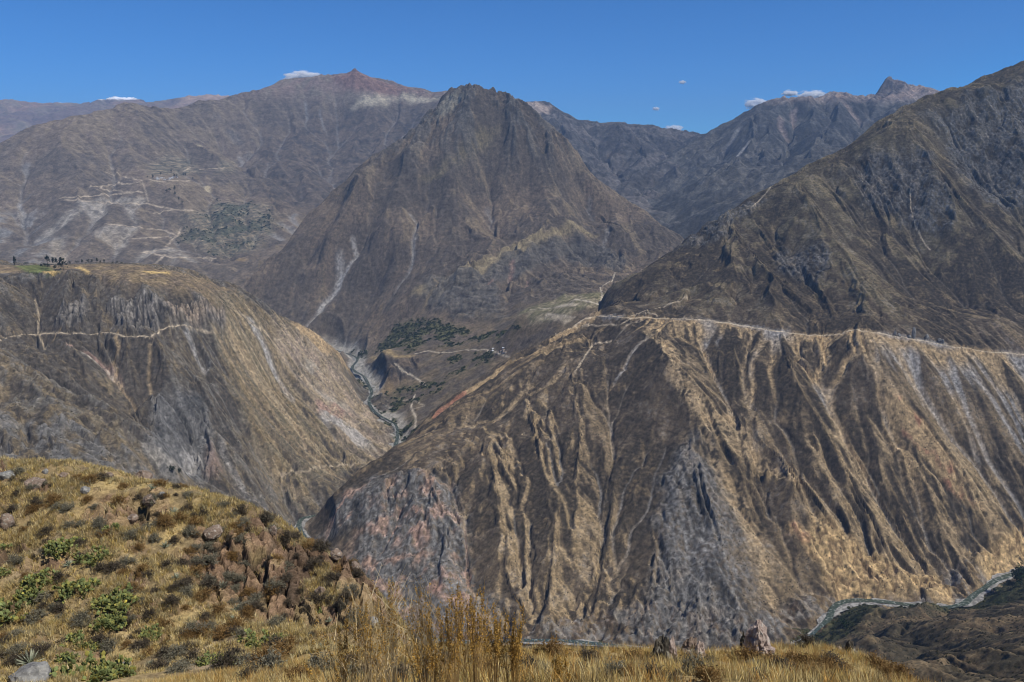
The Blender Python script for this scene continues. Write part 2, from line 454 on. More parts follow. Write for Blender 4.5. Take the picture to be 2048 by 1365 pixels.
    h.gullies(24, .8, 1, seed=27, elong=.4, mask=.08 + .75 * low * irr)
    h.flow(60000, 420, seed=5, carve=1.1)
    # rock outcrops
    rock = np.zeros(h.H.shape, f32)
    for uv, soft in [([(1388, 868), (1420, 930), (1470, 1040), (1500, 1180), (1560, 1290), (1300, 1290), (1310, 1100), (1330, 960)], 36),
                     ([(900, 985), (940, 1060), (960, 1180), (990, 1290), (760, 1290), (700, 1130), (640, 1030), (720, 980), (830, 960)], 30),
                     ([(1350, 500), (1400, 455), (1500, 405), (1545, 400), (1480, 445), (1400, 500)], 16),
                     ([(1700, 330), (1760, 300), (1850, 300), (1890, 400), (1800, 440), (1720, 420)], 40), ([(1850, 230), (1960, 180), (2100, 130), (2100, 420), (1960, 400)], 50),
                     ([(1790, 400), (1900, 380), (1910, 450), (1800, 460)], 16),
                     ([(1540, 490), (1640, 500), (1650, 560), (1560, 540)], 20)]:
        rock = np.maximum(rock, h.poly(uv, soft, 75, 120, seed=int(uv[0][0])))
    band = h.poly([(990, 1290), (1080, 1240), (1200, 1225), (1320, 1215), (1480, 1240), (1650, 1180), (1900, 1150), (2048, 1090), (2060, 1150), (1900, 1230), (1650, 1270), (1400, 1340), (990, 1320)], 14, 16, 40, seed=8)
    ochre = np.maximum(h.poly([(1580, 1060), (1640, 1130), (1660, 1190), (1690, 1215), (1780, 1195), (1900, 1205), (1890, 1160), (1780, 1130), (1700, 1080), (1630, 1040)], 16, 30, 50, seed=18),
                       h.poly([(1950, 1120), (2060, 1040), (2100, 1060), (2060, 1130), (1980, 1160)], 12, 20, 50, seed=19))
    rk = np.clip(rock + 0.55 * band + 0.6 * ochre, 0, 1)
    tex = fbm(h.X, h.Y, 70, 5, 33, 0.6, ridged=True)
    ac = h.X + .22 * h.Y; al = h.Y - .22 * h.X
    h.H += rk * (11 * tex * (1 + .6 * sstep(-450, -350, h.H)) + 6.0 * fbm(ac, al * .11, 24, 3, 35, .55, ridged=True) + .9 * fbm(ac, al * .16, 9, 2, 39, .6, ridged=True)).astype(f32)
    flu = fbm(ac, al * .11, 24, 3, 35, .55, ridged=True)
    oc, ow = worley(ac / 24 + .7 * fbm(h.X, h.Y, 40, 2, 36), h.base / 34 + .7 * fbm(h.X, h.Y, 40, 2, 37), 38); ocr = 1 - sstep(0, .28, ow)
    h.H += (np.maximum(ochre, .6 * band) * (8 * (oc - .5) - 3.5 * ocr)).astype(f32)
    h.H += (1.2 * fbm(h.X, h.Y, 22, 3, 44) + rk * 2.2 * fbm(h.X, h.Y, 11, 2, 46)).astype(f32)
    river_bed(h)
    # road bench
    rl = h.line([(1150, 645), (1200, 631), (1262, 636), (1330, 637), (1400, 640), (1450, 646), (1500, 655), (1560, 665), (1600, 669), (1650, 671), (1686, 668), (1697, 661), (1740, 664), (1800, 674), (1850, 683), (1900, 693), (1960, 702), (2048, 709), (2200, 725)], 4)
    rl = [tuple(t) for t in smooth_line(rl, 2)]
    h.road = rl
    h.res_road = h.shelf(rl, 4.2)
    # ---- ground colour
    nx, ny, nz = h.normal()
    gxs, gys = h.grad(5); sl = np.sqrt(gxs ** 2 + gys ** 2)
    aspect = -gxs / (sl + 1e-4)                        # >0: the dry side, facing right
    n1 = fbm(h.X, h.Y, 240, 4, 61); n2 = fbm(h.X, h.Y, 45, 4, 62); n3 = fbm(h.X, h.Y, 9, 2, 63); sp = rnd(np.arange(h.nx)[None, :] + 0 * h.X.astype(int), np.arange(h.ny)[:, None] + 0 * h.X.astype(int), 9) - 0.5
    lowg = sstep(-470, -640, h.H)
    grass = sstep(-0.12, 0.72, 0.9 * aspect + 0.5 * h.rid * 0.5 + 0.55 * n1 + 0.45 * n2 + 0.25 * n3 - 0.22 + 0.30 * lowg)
    tanzone = np.maximum(h.poly([(930, 830), (1060, 760), (1160, 780), (1190, 1000), (1240, 1200), (1000, 1300), (940, 1100)], 60, 80, 200, seed=70), h.poly([(1300, 700), (1560, 900), (1760, 800), (2060, 980), (2060, 1180), (1800, 1250), (1600, 1000)], 60, 90, 200, seed=71))
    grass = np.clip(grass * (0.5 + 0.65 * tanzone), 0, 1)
    upper = sstep(-480, -380, h.H)
    rgb = mix(SCRUB * np.ones((1, 1, 3), f32), BROWN, sstep(-0.2, 0.5, n1 + 0.6 * n2))
    rgb = mix(rgb, mix(C(.098, .080, .052) * np.ones((1, 1, 3), f32), C(.165, .135, .078), sstep(-.15, .35, n2 + .5 * n1 + .3 * h.rid)), upper * sstep(-0.35, 0.2, n1 + n2 + .0012 * (h.H + 150)) * 0.85)
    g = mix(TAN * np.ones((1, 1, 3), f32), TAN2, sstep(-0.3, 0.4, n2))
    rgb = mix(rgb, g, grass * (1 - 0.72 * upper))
    # dark bushes dotted over the grass
    rgb = mix(rgb, SCRUB, (sstep(0.16, 0.34, n3 + 0.55 * sp) * 0.75))
    # pale stony channels
    chan = sstep(1.9, 3.6, h.acc)
    rgb = mix(rgb, mix(SCREE * .8 * np.ones((1, 1, 3), f32), TAN2, sstep(-.2, .3, n1)), chan * (0.12 + 0.45 * lowg))
    # scree under the road
    starts = []; Ls = []; Ws = []
    for k in range(len(rl) - 1):
        u = k / len(rl)
        if u < 0.12: continue
        for q in range(6):
            t = rng.uniform(); x = rl[k][0] * (1 - t) + rl[k + 1][0] * t; y = rl[k][1] * (1 - t) + rl[k + 1][1] * t - 4
            starts.append((x, y)); big = rng.uniform() < 0.09
            Ls.append(rng.uniform(160, 420) if big else rng.uniform(18, 115)); Ws.append(rng.uniform(7, 13) if big else rng.uniform(4, 10))
    sc = h.chutes(starts, Ls, Ws, seed=12)
    h.scree = sc
    scc = mix(OCHRE * np.ones((1, 1, 3), f32), SCREE, sstep(-0.1, 0.3, fbm(h.X, h.Y, 160, 2, 77) + 0.25 * sstep(900, 1300, h.X)))
    rgb = mix(rgb, scc, sc * 0.88 * np.clip(0.95 + n3, 0.5, 1))
    # named streaks
    for uv, L, W_, colr in [([(1515, 690)], 330, 9, TAN2), ([(1610, 700)], 520, 8, TAN2), ([(1720, 690)], 480, 14, OCHRE), ([(1790, 700)], 420, 16, OCHRE), ([(1820, 700)], 400, 12, SCREE), ([(1900, 720)], 330, 10, SCREE), ([(1990, 730)], 330, 7, TAN2),
                            ([(1400, 650)], 230, 9, OCHRE), ([(1340, 650)], 300, 7, OCHRE), ([(1640, 680)], 300, 14, OCHRE), ([(1060, 775)], 480, 12, TAN2), ([(1130, 730)], 480, 12, TAN2), ([(1780, 800)], 260, 22, OCHRE)]:
        m = h.chutes([h.pick(*uv[0])], [L], [W_], seed=int(uv[0][0]), wob=0.08, taper=0.5)
        rgb = mix(rgb, colr * np.ones((1, 1, 3), f32), m * 0.75 * np.clip(0.85 + n3, 0.3, 1))
    for uv in [[(1285, 650), (1310, 655), (1390, 770), (1470, 850), (1570, 935), (1650, 1045), (1655, 1090), (1610, 1010), (1540, 945), (1450, 895), (1390, 840), (1340, 760)], [(1690, 672), (1715, 670), (1800, 790), (1900, 905), (1990, 1030), (2010, 1090), (1950, 1010), (1850, 880), (1760, 770)], [(1400, 850), (1440, 900), (1490, 1000), (1540, 1130), (1560, 1240), (1530, 1200), (1480, 1060), (1430, 950)]]:
        rgb = mix(rgb, mix(TAN2 * 1.05 * np.ones((1, 1, 3), f32), OCHRE, sstep(-.1, .3, n2)), h.poly(uv, 12, 22, 60, seed=uv[0][0]) * sstep(-.45, .1, n2 + .8 * n3 + .3 * aspect) * .8)
    scar = h.poly([(1780, 795), (1800, 790), (1850, 840), (1900, 920), (1960, 1030), (1920, 1000), (1850, 920), (1790, 840)], 7, 14, 40, seed=5)
    rgb = mix(rgb, mix(OCHRE * np.ones((1, 1, 3), f32), RED, sstep(0, .3, n2)), scar * 0.85)
    # rock
    rc = mix(DGREY * .8 * np.ones((1, 1, 3), f32), GREY * 1.1, sstep(-.1, .4, .35 * n2 + .9 * flu))
    pinkzone = h.poly([(620, 1000), (880, 930), (960, 1100), (990, 1320), (700, 1320)], 40, 40, 120, seed=7)
    rc = mix(rc, mix(PINK * .85 * np.ones((1, 1, 3), f32), RED, sstep(0.1, .4, n1)), pinkzone * sstep(-0.05, 0.35, n2 + 0.5 * chan))
    rc = rc * (1 - .30 * upper)[..., None]
    rgb = mix(rgb, rc, rock * np.clip(0.75 + n3, 0, 1) * sstep(-.35, .15, n2 + .35 * tex + .6 * (1 - upper)))
    rgb = mix(rgb, GREY * 1.2 * np.ones((1, 1, 3), f32), band * sstep(-0.1, 0.3, n2 + 0.4 * n3) * 0.7)
    rgb = mix(rgb, mix(C(.50, .36, .185) * np.ones((1, 1, 3), f32), RED * 1.15, sstep(0.12, .35, n1 + .3 * n2)), ochre * sstep(-0.6, -.1, n2 + 0.5 * n3) * .95)
    rgb = mix(rgb, C(.12, .075, .045) * np.ones((1, 1, 3), f32), np.maximum(ochre, .6 * band) * ocr * .7)
    # left flank streaks, orange cut bank
    fl = h.poly([(1215, 640), (1119, 664), (1013, 718), (950, 757), (870, 812), (784, 890), (800, 905), (900, 850), (1000, 775), (1100, 715), (1210, 668)], 18, 20, 90, seed=9)
    cross = (h.X * 0.35 - h.Y * 0.94) + 8 * n1
    st = fbm(cross, (h.X + h.Y) * 0.04, 26, 3, 91)
    rgb = mix(rgb, mix(BROWN * np.ones((1, 1, 3), f32), TAN, sstep(0, .35, st)), fl * sstep(-.15, .2, st) * .8)
    for uv, w, cc in [([(1195, 632), (1160, 650), (1125, 670), (1105, 682)], 15, OCHRE * .95), ([(1100, 690), (1060, 712), (1010, 730)], 6, OCHRE * .8), ([(1005, 735), (985, 755), (960, 770), (930, 790)], 9, OCHRE), ([(930, 790), (890, 815), (868, 835)], 8, RED)]:
        D, t = h.dist(h.line(uv, 3), w * 2)
        rgb = mix(rgb, cc * np.ones((1, 1, 3), f32), (1 - sstep(w * .5, w, D + 5 * n2)) * .85)
    # road surface and its cut bank
    D = h.res_road
    rgb = mix(rgb, mix(OCHRE * np.ones((1, 1, 3), f32), SCREE, sstep(-.1, .2, n1)), (1 - sstep(4, 13, D - 5 * n2 - 3 * n3)) * .6)
    rgb = mix(rgb, ROADC * np.ones((1, 1, 3), f32), 1 - sstep(2.6, 5.2, D + 1.6 * n3 + 1.2 * n2))
    for uv, w in [([(1100, 660), (1140, 652), (1190, 652), (1240, 650), (1262, 638)], 3.0), ([(1262, 632), (1330, 612), (1375, 597)], 2.5), ([(1150, 745), (1185, 690), (1222, 683)], 4), ([(1290, 625), (1320, 632)], 3),
                  ([(1820, 380), (1822, 420), (1832, 455)], 2), ([(1832, 455), (1850, 490), (1860, 500)], 3), ([(1545, 370), (1525, 395), (1505, 415)], 5)]:
        D, t = h.dist(h.line(uv, 4), w * 2)
        rgb = mix(rgb, ROADC * .85 * np.ones((1, 1, 3), f32), (1 - sstep(w * .5, w, D)) * .85)
    rgb = speckle(h, rgb, n3, sp, 1.0, 5)
    h.grassm = grass; h.rockm = rk
    return h, np.clip(rgb, 0.01, 0.9)

# ================================================================== left hill with the tree plateau
def build_left():
    sky = [(-150, 520, 2350), (0, 527, 2400), (80, 530, 2420), (150, 530, 2450), (240, 527, 2500), (330, 541, 2600), (420, 560, 2680), (480, 578, 2720), (520, 603, 2780), (560, 630, 2850), (600, 655, 2930), (640, 681, 3000), (680, 711, 3020), (705, 735, 3010), (730, 775, 2960), (748, 800, 2880)]
    p = pts(sky) + behind(sky[:9], 300, -90) + behind(sky[:9], 800, -420) + behind(sky[9:14], 160, -140, -900) + behind(sky[9:14], 420, -400, -900)
    for x, y, z in RIVER[15:28]: p.append((x - 14, y, z - 6)); p.append((x + 160, y, z - 30))
    p += pts([(0, 545, 2250), (70, 547, 2230), (153, 541, 2250), (200, 561, 2150), (260, 578, 2100), (335, 582, 2150), (420, 602, 2250), (500, 640, 2420), (60, 575, 2120), (0, 590, 2000),
              (228, 615, 2060), (360, 612, 2140), (246, 653, 2010), (285, 660, 2010),
              (0, 678, 1900), (130, 668, 1950), (240, 668, 1980), (290, 675, 1960), (340, 655, 2050), (380, 650, 2120), (460, 690, 2230),
              (560, 760, 2400), (650, 850, 2350), (700, 900, 2330), (600, 900, 2150), (500, 850, 2050), (450, 750, 2130), (400, 850, 1850), (300, 800, 1850), (300, 900, 1690), (500, 930, 1900), (600, 960, 2030), (560, 1000, 1960), (350, 955, 1610), (640, 760, 2650),
              (150, 740, 1800), (60, 720, 1800),
              (-120, 640, 1760), (0, 697, 1650), (80, 745, 1580), (150, 790, 1520), (230, 840, 1500), (300, 892, 1480),
              (0, 800, 1450), (0, 900, 1300), (150, 900, 1350), (300, 945, 1420), (200, 1000, 1250), (400, 1020, 1450), (500, 1050, 1600), (560, 1060, 1720), (-150, 900, 1200)])
    p += behind([(0, 697, 1650), (80, 745, 1580), (150, 790, 1520), (230, 840, 1500)], 110, -55)
    p += [(-1700, 1700, -300), (-1700, 2400, -250), (-1700, 3100, -500), (-900, 1000, -380), (-300, 1100, -760)]
    h = Hill(-1750, -330, 1080, 3150, 2.4, p, 22)
    for uv, dz, w in [([(75, 548), (70, 620), (90, 700)], -26, 90), ([(150, 545), (130, 620), (140, 700), (180, 800)], 14, 70), ([(265, 580), (250, 680), (270, 800), (290, 880)], 12, 60), ([(210, 690), (260, 790), (290, 880)], -14, 50),
                      ([(300, 670), (330, 760), (400, 800), (440, 760)], 16, 60), ([(380, 655), (400, 720), (440, 790), (520, 900), (600, 990)], -16, 60), ([(480, 640), (560, 740), (640, 830), (720, 900)], 12, 70),
                      ([(330, 700), (320, 800), (310, 900)], 18, 60), ([(380, 820), (385, 900), (370, 950)], -20, 50), ([(520, 720), (600, 830), (690, 930)], -14, 60)]:
        h.crease(uv, dz * 2.1, w)
    h.crease([(-60, 660), (0, 695), (80, 743), (150, 788), (230, 838), (300, 888), (340, 930)], 30, 100)
    cliff = np.maximum(h.poly([(215, 612), (262, 590), (330, 604), (400, 606), (455, 630), (440, 655), (385, 645), (330, 650), (285, 664), (240, 655)], 7, 8, 40, seed=3), 0.9 * h.poly([(100, 640), (170, 600), (180, 640), (130, 660)], 6, 10, 30, seed=6))
    rock2 = h.poly([(300, 800), (400, 780), (430, 850), (420, 950), (350, 960), (290, 900)], 16, 20, 60, seed=4)
    rock3 = h.poly([(0, 830), (100, 830), (200, 870), (330, 960), (200, 1000), (-50, 950)], 30, 30, 80, seed=14)
    flat = h.poly([(-50, 522), (150, 526), (330, 540), (470, 575), (420, 600), (335, 578), (262, 574), (200, 556), (153, 538), (60, 545), (-50, 545)], 20)
    h.H += (1 - flat) * 8 * fbm(h.X, h.Y, 200, 3, 12)
    h.gullies(125, 11, 3, seed=41, gain=0.42, mask=(1 - 0.85 * flat), elong=.45)
    h.gullies(26, 1.6, 1, seed=47, elong=.4, mask=1 - flat)
    h.flow(45000, 330, seed=6, carve=1.5)
    # columnar cliff: vertical flutes
    dist_al = h.X * 0.93 + h.Y * 0.36
    fl = fbm(dist_al, h.Y * 0.25, 16, 3, 71, ridged=True)
    cc, ww = worley(dist_al / 9.5 + .4 * fbm(h.X, h.Y, 30, 2, 72), h.base / 48, 73); crack = 1 - sstep(0, .3, ww)
    h.H += (cliff * (10 * np.minimum(fl, .35) + 10 + 11 * (cc - .5) - 8 * crack)).astype(f32)
    tex = fbm(h.X, h.Y, 60, 5, 34, 0.6, ridged=True)
    h.H += ((rock2 * 11 + rock3 * 5) * tex + 1.0 * fbm(h.X, h.Y, 18, 3, 44) + 1.5 * (rock2 + rock3) * fbm(h.X, h.Y, 9, 2, 45)).astype(f32)
    river_bed(h)
    pl = h.line([(-40, 682), (0, 677), (50, 669), (130, 668), (230, 669), (250, 674), (296, 675), (318, 664), (338, 654), (366, 651)], 5)
    Dp = h.shelf([tuple(t) for t in smooth_line(pl, 2)], 2.6)
    h.trail = pl
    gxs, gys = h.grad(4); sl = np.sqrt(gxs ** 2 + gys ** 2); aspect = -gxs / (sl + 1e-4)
    n1 = fbm(h.X, h.Y, 220, 4, 161); n2 = fbm(h.X, h.Y, 40, 4, 162); n3 = fbm(h.X, h.Y, 8, 2, 163)
    sp = rnd(np.arange(h.nx)[None, :] + 0 * h.X.astype(int), np.arange(h.ny)[:, None] + 0 * h.X.astype(int), 19) - 0.5
    one = np.ones((1, 1, 3), f32)
    right = h.poly([(480, 590), (640, 685), (750, 810), (790, 900), (600, 1010), (520, 900), (460, 760), (430, 650)], 50, 60, 160, seed=21)
    near = h.poly([(-60, 690), (80, 745), (150, 790), (240, 850), (330, 960), (200, 1020), (-100, 1000)], 20, 20, 80, seed=22)
    rgb = mix(C(.078, .068, .056) * one, C(.128, .108, .086), sstep(-.2, .4, n1 + .5 * n2))
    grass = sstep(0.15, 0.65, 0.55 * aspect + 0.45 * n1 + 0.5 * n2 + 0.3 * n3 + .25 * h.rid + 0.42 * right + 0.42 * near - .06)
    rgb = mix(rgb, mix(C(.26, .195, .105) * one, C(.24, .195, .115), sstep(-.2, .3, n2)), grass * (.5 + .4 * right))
    pale = h.poly([(560, 640), (640, 690), (745, 810), (785, 895), (720, 915), (660, 850), (600, 760), (540, 690)], 50, 60, 160, seed=28)
    rgb = mix(rgb, mix(C(.41, .335, .24) * one, C(.44, .345, .265), sstep(-.2, .3, n2)), pale * sstep(-.6, .1, n2 + .5 * n3) * .85)
    rgb = mix(rgb, GREY * one, (1 - .85 * right) * sstep(-0.05, .3, n2 + .4 * n3 + .2 * h.rid) * .6)
    rgb = mix(rgb, SCRUB, sstep(.14, .32, n3 + .55 * sp) * .7)
    chan = sstep(1.8, 3.4, h.acc)
    rgb = mix(rgb, SCREE * .75, chan * .45)
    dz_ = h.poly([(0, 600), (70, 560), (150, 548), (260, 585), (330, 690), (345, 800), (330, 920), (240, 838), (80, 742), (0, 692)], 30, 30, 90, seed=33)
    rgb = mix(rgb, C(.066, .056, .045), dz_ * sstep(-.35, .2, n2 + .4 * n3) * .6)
    st = fbm(h.X * .25 + h.Y * .967, (h.X * .967 - h.Y * .25) * .05, 24, 4, 92)
    rgb = mix(rgb, mix(C(.105, .09, .072) * one, C(.36, .285, .185), sstep(-.1, .3, st)), right * np.clip(np.abs(st) * 3.2, 0, 1) * .6)
    rgb = mix(rgb, mix(C(.22, .165, .095) * one, BROWN * 1.15, sstep(-.25, .2, n2)), flat * .9)
    rgb = mix(rgb, C(.10, .125, .04), h.poly([(30, 532), (75, 530), (115, 544), (95, 550), (55, 545)], 10, 8, 30, seed=31) * .8)
    rgb = mix(rgb, C(.42, .30, .13), np.maximum(h.poly([(85, 543), (118, 541), (118, 545), (88, 547)], 6), np.maximum(h.poly([(285, 543), (340, 545), (338, 550), (300, 548)], 6), h.poly([(150, 536), (160, 533), (180, 545), (175, 550)], 5, 8, 20))))
    rc = mix(C(.05, .047, .045) * one, C(.20, .18, .155), sstep(-.15, .35, n2 * .6 + fl))
    rc = mix(rc, C(.30, .235, .17), h.poly([(330, 600), (400, 600), (470, 640), (400, 650), (350, 640)], 15) * sstep(-.3, .3, fl + n2))
    rc = mix(rc, C(.03, .028, .027), crack * .85)
    rgb = mix(rgb, rc, cliff * .92)
    rgb = mix(rgb, mix(DGREY * one, GREY, sstep(-.2, .3, n2 + .3 * tex)), np.clip(rock2 + rock3 * .8 * sstep(-.3, .2, n2), 0, 1) * .85)
    for uv, L, W_, cc, k in [((372, 660), 300, 9, SCREE, .8), ((500, 640), 380, 10, SCREE, .7), ((505, 650), 620, 15, SCREE, .8), ((140, 690), 150, 12, PINK, .8), ((165, 705), 120, 6, PALE, .8), ((235, 665), 260, 5, OCHRE, .5), ((120, 660), 170, 6, OCHRE * .7, .5),
                             ((440, 870), 380, 9, SCREE * .8, .6), ((560, 770), 200, 9, TAN2, .6), ((430, 660), 500, 7, TAN2, .6), ((460, 660), 500, 10, TAN2, .6), ((300, 690), 160, 5, TAN2, .6)]:
        m = h.chutes([h.pick(*uv)], [L], [W_], seed=uv[0], wob=.1, taper=.2)
        rgb = mix(rgb, cc * one, m * k * np.clip(.9 + n3, .3, 1))
    for uv, soft, cc, k in [([(580, 635), (620, 650), (690, 705), (705, 735), (650, 705), (600, 670)], 12, OCHRE * 1.05, .85), ([(655, 700), (690, 706), (708, 738), (690, 728)], 8, BROWN, .8),
                            ([(600, 725), (620, 720), (640, 740), (625, 745)], 6, PALE, .8), ([(630, 800), (660, 810), (700, 830), (680, 840), (635, 825)], 8, PINK * 1.0, .8), ([(640, 822), (700, 850), (750, 900), (720, 895), (650, 850)], 12, SCREE * 1.1, .8), ([(620, 770), (660, 790), (700, 815), (660, 810)], 10, PALE * .9, .6),
                            ([(415, 890), (440, 930), (435, 960), (410, 950)], 14, PINK * .8, .45), ([(365, 905), (405, 905), (385, 950), (365, 955)], 6, SCREE, .8), ([(290, 880), (340, 930), (370, 935), (350, 950), (300, 920)], 8, PALE * .8, .7)]:
        rgb = mix(rgb, cc * one, h.poly(uv, soft, 12, 40, seed=uv[0][0]) * k * np.clip(.9 + .8 * n2, .3, 1))
    for uv, w in [([(366, 651), (395, 660), (430, 668)], 2.6), ([(480, 625), (500, 645), (540, 675), (580, 690)], 4), ([(625, 775), (645, 765), (640, 745), (655, 740)], 4), ([(660, 830), (672, 815), (690, 850), (715, 850), (725, 840), (740, 835)], 3), ([(560, 950), (600, 945), (680, 930), (740, 925)], 3),
                  ([(70, 600), (80, 640), (75, 660), (90, 700)], 3)]:
        D, t = h.dist(h.line(uv, 4), w * 2)
        rgb = mix(rgb, ROADC * .75 * one, (1 - sstep(w * .5, w, D)) * .75)
    rgb = mix(rgb, ROADC * .85 * one, 1 - sstep(1.6, 3.2, Dp))
    rgb = speckle(h, rgb, n3, sp, 1.05, 6)
    h.flat = flat
    return h, np.clip(rgb, .01, .9)

# ================================================================== the middle mountain and the valley floor at its foot
def build_middle():
    sky = [(880, 208, 5270), (900, 193, 5250), (918, 186, 5230), (932, 183, 5200), (945, 187, 5180), (957, 183, 5150), (985, 191, 5120), (1000, 206, 5070), (1022, 210, 5030), (1050, 230, 5000), (1085, 256, 4950), (1140, 292, 4900), (1170, 332, 4850), (1200, 372, 4800), (1240, 396, 4750), (1290, 426, 4700), (1330, 456, 4600), (1362, 482, 4500), (1430, 540, 4300)]
    lef = [(872, 222, 5180), (850, 250, 5060), (832, 271, 4900), (790, 300, 4850), (747, 322, 4800), (709, 345, 4750), (668, 388, 4650), (620, 430, 4550), (570, 494, 4400), (520, 543, 4300), (480, 575, 4200)]
    p = pts(sky) + behind(sky, 300, -230) + behind(sky, 900, -800) + pts(lef) + behind(lef, 250, -200) + behind(lef, 650, -500)
    p += pts([(1150, 455, 4300), (1100, 470, 4200), (1020, 505, 4050), (960, 530, 3950), (880, 560, 3850), (830, 580, 3800), (1150, 520, 4180), (1050, 560, 3850), (1250, 530, 4100), (1200, 570, 3750), (1100, 588, 3500),
              (1000, 400, 4500), (900, 450, 4300), (1100, 400, 4550), (1200, 430, 4600), (700, 500, 4250), (620, 600, 4080), (750, 600, 4050), (700, 650, 3920), (980, 290, 4820), (830, 400, 4500), (800, 500, 4200), (1280, 480, 4350),
              # terrace by the saddle
              (1210, 585, 2900), (1150, 600, 2950), (1080, 618, 2980), (1030, 640, 2960), (1130, 632, 2760), (1190, 610, 2780),
              # valley floor
              (600, 640, 3950), (560, 618, 4020), (640, 672, 3820), (520, 603, 4100), (480, 600, 4200), (540, 560, 4170), (590, 560, 4150), (700, 700, 3700), (830, 655, 3600), (900, 640, 3500), (950, 655, 3400), (1020, 650, 3200), (760, 712, 3280), (795, 711, 3265), (745, 717, 3300), (830, 712, 3240), (735, 745, 3180), (775, 745, 3110), (800, 770, 3020), (850, 716, 3200), (900, 703, 3180), (1000, 690, 3000), (1010, 716, 2830), (840, 830, 2660), (870, 785, 2780), (960, 720, 2900), (920, 740, 2900), (880, 815, 2650), (830, 870, 2500)])
    for x, y, z in RIVER[17:28]: p.append((x + 12, y, z - 5)); p.append((x - 140, y - 10, z - 18))
    p += [(300, 2400, -700), (700, 2900, -800), (1400, 3800, -700), (1500, 4700, -800), (-1500, 4300, -900), (-1500, 5900, -800)]
    h = Hill(-1400, 1500, 2430, 5950, 4.0, p, 28)
    for uv, dz, w in [([(957, 180), (960, 255), (900, 318), (845, 360), (805, 400), (770, 470), (740, 540), (715, 600)], 135, 420), ([(965, 300), (985, 400), (1000, 480)], -60, 260), ([(1000, 205), (1050, 300), (1080, 380), (1100, 440)], 65, 260), ([(890, 330), (910, 420), (960, 500)], 30, 140), ([(860, 380), (830, 470), (815, 560)], -35, 120),
                      ([(1140, 295), (1170, 390), (1220, 450)], -40, 130), ([(1100, 270), (1120, 340), (1150, 400)], 30, 110), ([(720, 360), (680, 470), (630, 560)], 30, 120), ([(760, 400), (700, 500), (640, 610)], -34, 110),
                      ([(1030, 520), (1015, 580), (1010, 640)], -24, 80), ([(1060, 560), (1090, 580)], 14, 60)]:
        h.crease(uv, dz, w)
    valley = sstep(3560, 3350, h.Y + .25 * h.X)
    h.H += (1 - .8 * valley) * (34 * fbm(h.X, h.Y, 620, 3, 13) + 20 * fbm(h.X, h.Y, 260, 3, 14, .5, ridged=True))
    h.crease([(1180, 466), (1150, 455), (1100, 470), (1020, 505), (960, 530), (880, 560), (830, 580)], 26, 110)
    h.gullies(300, 13, 4, seed=51, gain=.42, mask=1 - .75 * valley)
    h.flow(45000, 330, seed=7, carve=1.8)
    for uv, dz, w in [([(950, 190), (975, 240), (955, 275)], 35, 110), ([(880, 320), (905, 345), (895, 380)], 45, 110), ([(1045, 250), (1035, 290), (1060, 330)], 34, 120), ([(1100, 285), (1130, 350)], 34, 120), ([(830, 290), (800, 350), (790, 400)], 40, 150), ([(740, 340), (725, 400), (700, 450)], 40, 150), ([(1180, 350), (1150, 400)], 30, 120), ([(990, 420), (1010, 470)], 26, 110), ([(860, 250), (850, 300), (870, 330)], -45, 120), ([(1120, 300), (1150, 380), (1185, 450)], -65, 170), ([(1065, 250), (1055, 330), (1060, 420)], -50, 150), ([(800, 310), (745, 420), (690, 520)], -80, 200), ([(700, 370), (650, 450), (600, 545)], -70, 180), ([(745, 335), (690, 430), (640, 530)], 55, 170), ([(1180, 360), (1230, 440), (1250, 500)], 45, 150), ([(1240, 400), (1290, 480)], -45, 130), ([(1000, 215), (1005, 270), (1020, 330)], -40, 110)]:
        h.crease(uv, dz, w)
    high = sstep(-150, 250, h.H + 60 * fbm(h.X, h.Y, 300, 3, 15))
    cl = np.maximum(h.poly([(1000, 520), (1060, 495), (1150, 468), (1200, 490), (1260, 520), (1240, 545), (1130, 520), (1050, 545), (990, 570), (960, 560)], 22, 30, 90, seed=3), h.poly([(850, 560), (960, 540), (1000, 580), (1020, 640), (900, 640), (850, 610)], 25, 40, 90, seed=5))
    mesa = h.poly([(712, 714), (770, 716), (845, 716), (835, 742), (792, 772), (735, 768)], 10, 10, 40, seed=6)
    mc, mw = worley((h.X * .95 + h.Y * .3) / 16, h.base / 60, 75)
    h.H += (mesa * (12 * (mc - .5) - 7 * (1 - sstep(0, .3, mw)))).astype(f32)
    tex = fbm(h.X, h.Y, 120, 5, 35, .6, ridged=True)
    rk = np.clip(1.0 * high * sstep(-.12, .22, fbm(h.X, h.Y, 260, 4, 36) + .35 * h.rid) + cl, 0, 1)
    h.H += (rk * 20 * tex + mesa * 3 + 30 * h.poly([(870, 200), (930, 170), (990, 178), (1060, 225), (1150, 300), (1100, 300), (1000, 230), (930, 215), (850, 260), (760, 330), (740, 325), (840, 250)], 60, 60, 150, seed=21) * (fbm(h.X, h.Y, 90, 4, 22, .6, ridged=True) - .45) + 2.0 * fbm(h.X, h.Y, 32, 3, 47) + rk * 3.5 * fbm(h.X, h.Y, 16, 2, 48)).astype(f32)
    river_bed(h)
    one = np.ones((1, 1, 3), f32)
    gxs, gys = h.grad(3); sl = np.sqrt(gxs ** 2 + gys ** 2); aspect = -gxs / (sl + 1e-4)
    n1 = fbm(h.X, h.Y, 420, 4, 261); n2 = fbm(h.X, h.Y, 80, 4, 262); n3 = fbm(h.X, h.Y, 14, 2, 263)
    sp = rnd(np.arange(h.nx)[None, :] + 0 * h.X.astype(int), np.arange(h.ny)[:, None] + 0 * h.X.astype(int), 29) - .5
    rgb = mix(C(.108, .09, .072) * one, C(.178, .138, .10), sstep(-.25, .4, n1 + .5 * n2))
    rgb = mix(rgb, C(.215, .17, .11), sstep(.15, .6, .55 * aspect + .5 * n1 + .4 * n2 + .25 * h.rid - .05) * .6)
